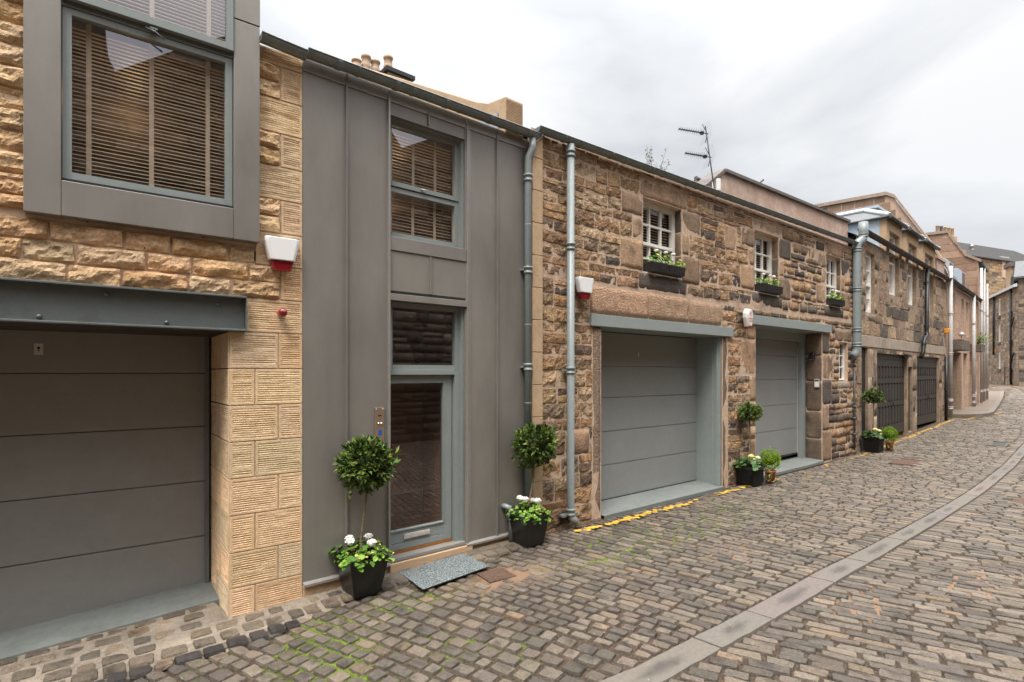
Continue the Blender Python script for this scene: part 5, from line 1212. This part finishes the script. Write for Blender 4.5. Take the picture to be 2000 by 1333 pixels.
# ================================================================ THINGS ON THE WALLS AND THE ROAD
def alarm(F,u,z,label,kind,seed):
    o=thing('alarm_box',label,'alarm box',F.p(u,-.075 if F is F3 else -.03,z),F.a)
    if kind=='shield':
        w1,w2,h=.15,.075,.30
        def sec(z_): t=(z_+h/2)/h; return w2+(w1-w2)*min(1,t*1.12)**.8
        def body(za,zb,d0,d1,k=1.,inset=0):
            vs=[];N=6
            for i in range(N+1):
                zz=za+(zb-za)*i/N; x=sec(zz)-inset
                vs+=[(-x,d0,zz),(-x*k,d1*.8,zz),(-x*k*.8,d1,zz),(x*k*.8,d1,zz),(x*k,d1*.8,zz),(x,d0,zz)]
            f=[(i*6+q,i*6+q+1,(i+1)*6+q+1,(i+1)*6+q) for i in range(N) for q in range(5)]+[(0,5,4,3,2,1),tuple(N*6+q for q in range(6))]
            return vs,f
        m=MB(); m.add(*body(-.15,.12,.0,-.065,.97,.0)); build('red_lens',m,M_RED,o,bevel=.004)
        m=MB(); m.add(*body(-.058,.15,-.0,-.080,.98,-.004)); 
        m.v=[(x,y+(-.004 if y<-.01 else 0),zz) for x,y,zz in m.v]; build('white_cover',m,M_WPLAS,o,bevel=.008)
    else:
        poly=[(-.06,-.17),(.06,-.17),(.115,-.0),(.115,.08),(.07,.17),(-.07,.17),(-.115,.08),(-.115,-.0)]
        m=MB(); n=8; vs=[(x,0,zz) for x,zz in poly]+[(x,-.05,zz) for x,zz in poly]+[(x*.66,-.10,zz*.9) for x,zz in poly]
        m.add(vs,[(k,(k+1)%n,n+(k+1)%n,n+k) for k in range(n)]+[(n+k,n+(k+1)%n,2*n+(k+1)%n,2*n+k) for k in range(n)]+[tuple(range(2*n,3*n))]); build('cover',m,M_CPLAS,o,bevel=.004)
        m=MB(); m.box(-.055,.055,-.085,-.0,-.205,-.166); build('red_lens',m,M_RED,o,bevel=.01)
        m=MB()
        for k in range(9): x=-.062+.0145*k; m.box(x,x+.010,-.1035,-.1012,-.028+.002*(k%2),-.006-.003*(k%3))
        for k in range(7):
            a=R(40+40*k); m.box(.028*math.cos(a)-.005,.028*math.cos(a)+.005,-.1035,-.1012,.075+.03*math.sin(a)-.005,.075+.03*math.sin(a)+.006)
        m.box(-.006,.006,-.1035,-.1012,.05,.10)
        build('red_print',m,M_REDTXT,o)
        tcu=bpy.data.curves.new('t','FONT'); tcu.body='ALARMS'; tcu.size=.036; tcu.align_x='CENTER'; tcu.extrude=.0008
        to=bpy.data.objects.new('t',tcu); me=bpy.data.meshes.new_from_object(to); me.name='lettering'; me.materials.clear(); me.materials.append(M_REDTXT); bpy.data.objects.remove(to)
        t_=link('lettering',me,o); t_.location=(0,-.1026,-.075); t_.rotation_euler=(R(90),0,0)
    return o
alarm(F1,-.205,3.19,'white and red alarm box on the honey sandstone beside the bay window','shield',1)
alarm(F3,.90,3.27,'white and red alarm box on the rubble wall right of the grey drainpipe','shield',2)
alarm(F3,5.36,3.15,'cream alarm box with red lettering between the two painted garage lintels','hex',3)
o=thing('red_beacon','small round red beacon light on the sandstone above the garage pillar','light',F1.p(-.20,-.012,2.655),F1.a)
m=MB(); m.lathe([(.0,.0),(.032,.0),(.034,.03),(.03,.045)],(0,0,0),16,'y'); build('base',m,M_REDP,o)
m=MB(); m.lathe([(.038,.045),(.040,.06),(.038,.085),(.028,.10),(.0,.105)],(0,0,0),18,'y'); build('lens',m,M_RED,o)
# intercom
o=thing('intercom_panel','tall brushed metal intercom panel with two buttons beside the glazed front door','intercom',F2.p(.79,-.002,1.50),0)
m=MB(); m.box(-.052,.052,-.018,0,-.22,.24); build('plate',m,M_STEELP,o,bevel=.002)
m=MB(); m.box(-.02,.018,-.0195,-.018,.148,.162); build('camera_window',m,M_BLACK,o)
for x in (-.014,.018): m=MB(); m.lathe([(.0,.028),(.008,.027),(.011,.018)],(x,0,.072),12,'y'); build('button',m,M_CHROME,o)
m=MB(); m.box(-.014,.022,-.0195,-.018,-.05,.006); build('blue_screen',m,M_BLUE,o)
for x,z in ((-.038,.222),(.038,.222)): m=MB(); m.lathe([(.0,.021),(.004,.020),(.005,.018)],(x,0,z),8,'y'); build('screw',m,M_CHROME,o)
# wall light and keypad in the second garage reveal
p=F3.p(8.975,.20,2.50); o=thing('wall_light','small black half round wall light in the second pale garage recess','light',p,F3.a)
m=MB(); m.prism([(.0,-.07),(.0,.09),(-.05,.09),(-.09,.03),(-.10,-.08),(-.0,-.08)],'y',-.06,.06); build('hood',m,M_CAST,o,bevel=.01)
m=MB(); m.box(-.085,-.01,-.045,.045,-.086,-.081); build('diffuser',m,M_WPLAS,o)
p=F3.p(8.975,.10,1.86); o=thing('entry_keypad','small white entry keypad in the second pale garage recess, below the black wall light','keypad',p,F3.a)
m=MB(); m.box(-.03,0,-.055,.055,-.10,.10); build('case',m,M_ALU,o,bevel=.004)
m=MB(); m.box(-.034,-.030,-.045,.045,-.08,.03); build('keys',m,M_WPLAS,o); m=MB(); m.box(-.033,-.030,-.04,.04,.05,.075); build('display',m,M_BLACK,o)
# aerial
p=F3.p(4.53,.10,5.42); o=thing('television_aerial','double television aerial on a thin leaning mast above the rubble house roof','aerial',p,R(-26)); o.scale=(.8,.8,.8)
m=MB(); m.tube([(0,0,-.5),(0,0,.15),(-.22,0,1.50)],.014,8); build('mast',m,M_CAST,o)
def boom(z,x0,L_):
    b=MB(); b.tube([(x0,0,z),(x0-L_,0,z+.03)],.009,6)
    for k in range(11):
        x=x0-.16-(L_-.16)*k/10; zz=z+.03*(x0-x)/L_; s=.10-.003*k
        b.tube([(x-.01,-s,zz),(x+.01,s,zz)],.0035,4); b.box(x-.016,x+.016,-.016,.016,zz-.012,zz+.012); b.tube([(x,-.6*s,zz-.6*s),(x,.6*s,zz+.6*s)],.0028,4); b.tube([(x,.6*s,zz-.6*s),(x,-.6*s,zz+.6*s)],.0028,4)
    b.box(x0-.20,x0-.13,-.03,.03,z-.03,z+.03)
    for sg in (-1,1):
        b.tube([(x0-.03,0,z),(x0-.12,sg*.06,z+.24*sg)],.008,5)
        for k in range(5): t=k/5; b.tube([(x0-.03-.09*t,-.20,z+(.02+.24*t)*sg),(x0-.03-.09*t,.20,z+(.02+.24*t)*sg)],.0018,4)
    return build('antenna',b,M_CAST,o)
boom(1.33,-.14,.74); boom(.80,-.06,.66)
m=MB(); m.box(.06,.16,-.04,.02,.05,.32); build('amplifier_box',m,M_WPLAS,o,bevel=.01)
m=MB(); m.tube([(0,0,-.1),(.0,.03,.25)],.025,8); m.box(-.05,.05,-.02,.1,.02,.06); build('bracket',m,M_ALU,o)
# door mat
o_=[(2.78,5.165),(2.735,4.60),(3.58,4.635),(3.62,5.15)]
m=MB(); N=10; vs=[]
for lay_,(ins,dz) in enumerate(((0,.0),(.0,.010),(.012,.013))):
    for j in range(N+1):
        for i in range(N+1):
            a,b=i/N,j/N; a=ins+(1-2*ins)*a; b=ins*1.5+(1-3*ins)*b
            x=(o_[0][0]*(1-a)+o_[3][0]*a)*(1-b)+(o_[1][0]*(1-a)+o_[2][0]*a)*b; y=(o_[0][1]*(1-a)+o_[3][1]*a)*(1-b)+(o_[1][1]*(1-a)+o_[2][1]*a)*b
            vs.append((x,y,gz(x)+.006+dz+.008*noise.noise((x*2,y*2,9))))
M1=(N+1)**2
def edge_faces(o1,o2):
    e=[i for i in range(N)]; f=[]
    for i in range(N):
        f+=[(o1+i,o1+i+1,o2+i+1,o2+i),(o1+N*(N+1)+i,o1+N*(N+1)+i+1,o2+N*(N+1)+i+1,o2+N*(N+1)+i),(o1+i*(N+1),o1+(i+1)*(N+1),o2+(i+1)*(N+1),o2+i*(N+1)),(o1+i*(N+1)+N,o1+(i+1)*(N+1)+N,o2+(i+1)*(N+1)+N,o2+i*(N+1)+N)]
    return f
g=MB(); g.add(vs,edge_faces(0,M1)); t=MB(); t.add(vs,edge_faces(M1,2*M1)+[(2*M1+j*(N+1)+i,2*M1+j*(N+1)+i+1,2*M1+(j+1)*(N+1)+i+1,2*M1+(j+1)*(N+1)+i) for j in range(N) for i in range(N)])
o=thing('doormat','speckled grey doormat lying on the setts before the glazed front door','doormat',(0,0,0)); build('rubber_edge',g,M_RUB,o); build('pile',t,M_MAT,o)
# ironwork in the road
def cover(name,label,cx,cy,w,d,ang,m_,bars=0,grid=0):
    o=thing(name,label,'drain cover',(cx,cy,gz(cx)+und(cx,cy)-.006),R(ang)); m=MB()
    if bars:
        m.box(-w/2,w/2,-d/2,-d/2+.03,-.03,.0); m.box(-w/2,w/2,d/2-.03,d/2,-.03,.0); m.box(-w/2,-w/2+.03,-d/2+.03,d/2-.03,-.03,0); m.box(w/2-.03,w/2,-d/2+.03,d/2-.03,-.03,0)
        for k in range(1,bars): x=-w/2+w*k/bars; m.box(x-.012,x+.012,-d/2+.03,d/2-.03,-.025,-.002)
    else:
        m.box(-w/2,w/2,-d/2,d/2,-.04,0)
        for k in range(grid):
            for q in range(max(2,int(grid*d/w))): x=-w/2+w*(k+.5)/grid; y=-d/2+d*(q+.5)/max(2,int(grid*d/w)); m.box(x-.011,x+.011,y-.011,y+.011,0,.003)
    build('plate' if not bars else 'grating',m,m_,o,bevel=.002); f=MB(); e=.03
    f.box(-w/2-e,w/2+e,-d/2-e,-d/2-.004,-.05,.002); f.box(-w/2-e,w/2+e,d/2+.004,d/2+e,-.05,.002); f.box(-w/2-e,-w/2-.004,-d/2-.004,d/2+.004,-.05,.002); f.box(w/2+.004,w/2+e,-d/2-.004,d/2+.004,-.05,.002)
    build('frame',f,m_,o)
cover('inspection_cover','small rusty square inspection cover among the setts near the doormat',3.54,4.46,.26,.22,-8,M_IRON,grid=12)
cover('inspection_cover','larger brown inspection cover in the setts beyond the clipped bay trees',15.1,3.75,.85,.42,2,M_IRON,grid=14)
cover('road_gully','iron grated road gully next to the flagstone channel',19.95,2.82,.95,.32,4,M_GRATE,bars=16)
cover('inspection_cover','pale framed square cover in the setts at the right edge, beyond the flagstone channel',12.2,1.35,.5,.32,0,M_IRON,grid=0)
# litter
m=MB(); r=random.Random(77)
for _ in range(190):
    x=r.uniform(.6,8) if r.random()<.7 else r.uniform(8,14); y=r.uniform(1.2,5.0)
    if y>wall_y(x)-.3: continue
    s=r.uniform(.003,.009); c=r.choice(((.45,.42,.38),(.4,.34,.27),(.45,.25,.10),(.5,.42,.3),(.35,.2,.1)))
    m.blob((x,y,gz(x)+und(x,y)+.008),s,col=c,n=5,m=3,sc=(1,r.uniform(.5,1),.4),jit=.3)
build('litter_bits',m,mat('litter',(1,1,1),.8,tint=True),kind='stuff')
# small weeds growing in the joints
m=MB(); r=random.Random(78)
for _ in range(900):
    x=r.uniform(.6,11); y=r.uniform(3.0,5.0); mo=moss_amt(x,y)
    if r.random()>mo*.9: continue
    for q in range(5): leaf(m,Vector((x+r.uniform(-.02,.02),y+r.uniform(-.02,.02),gz(x)+und(x,y)-.012)),Vector((r.uniform(-1,1),r.uniform(-1,1),r.uniform(.2,1.2))),Vector((0,0,1)),r.uniform(.012,.026),.009,vary((.13,.20,.03),r,.3))
build('joint_weeds',m,M_LEAF,kind='stuff')
# lantern and amber boxes at the bend
p=FE.p(-5.3,-.9,4.3); o=thing('wall_lantern','black glazed street lantern on a bracket at the bend of the lane','lamp',p,FE.a)
m=MB(); m.lathe([(.14,0),(.28,.6),(.30,.62),(.12,.85),(.05,.9),(.04,1.0),(0,1.02)],(0,0,0),6,smooth=False); build('lantern_head',m,mat('lantern_glass',(.10,.10,.09),.3),o)
m=MB(); m.lathe([(.30,.6),(.33,.62),(.12,.86),(.06,.92),(0,1.05)],(0,0,.01),6,smooth=False); m.tube([(0,0,0),(0,.2,-.4),(0,.9,-.45)],.04,6); build('bracket',m,M_CAST,o)
for (F_,u,z,lb) in ((FE,-2.45,4.35,'small amber box on the far tenement wall by its black downpipe'),(F4,10.45,3.72,'small amber box at the top of the black pipe between dark garages and pink house')):
    o=thing('amber_box',lb,'alarm box',F_.p(u,-.12,z),F_.a); m=MB(); m.box(-.07,.07,-.05,.12,-.09,.09); build('case',m,M_AMBER,o,bevel=.02)
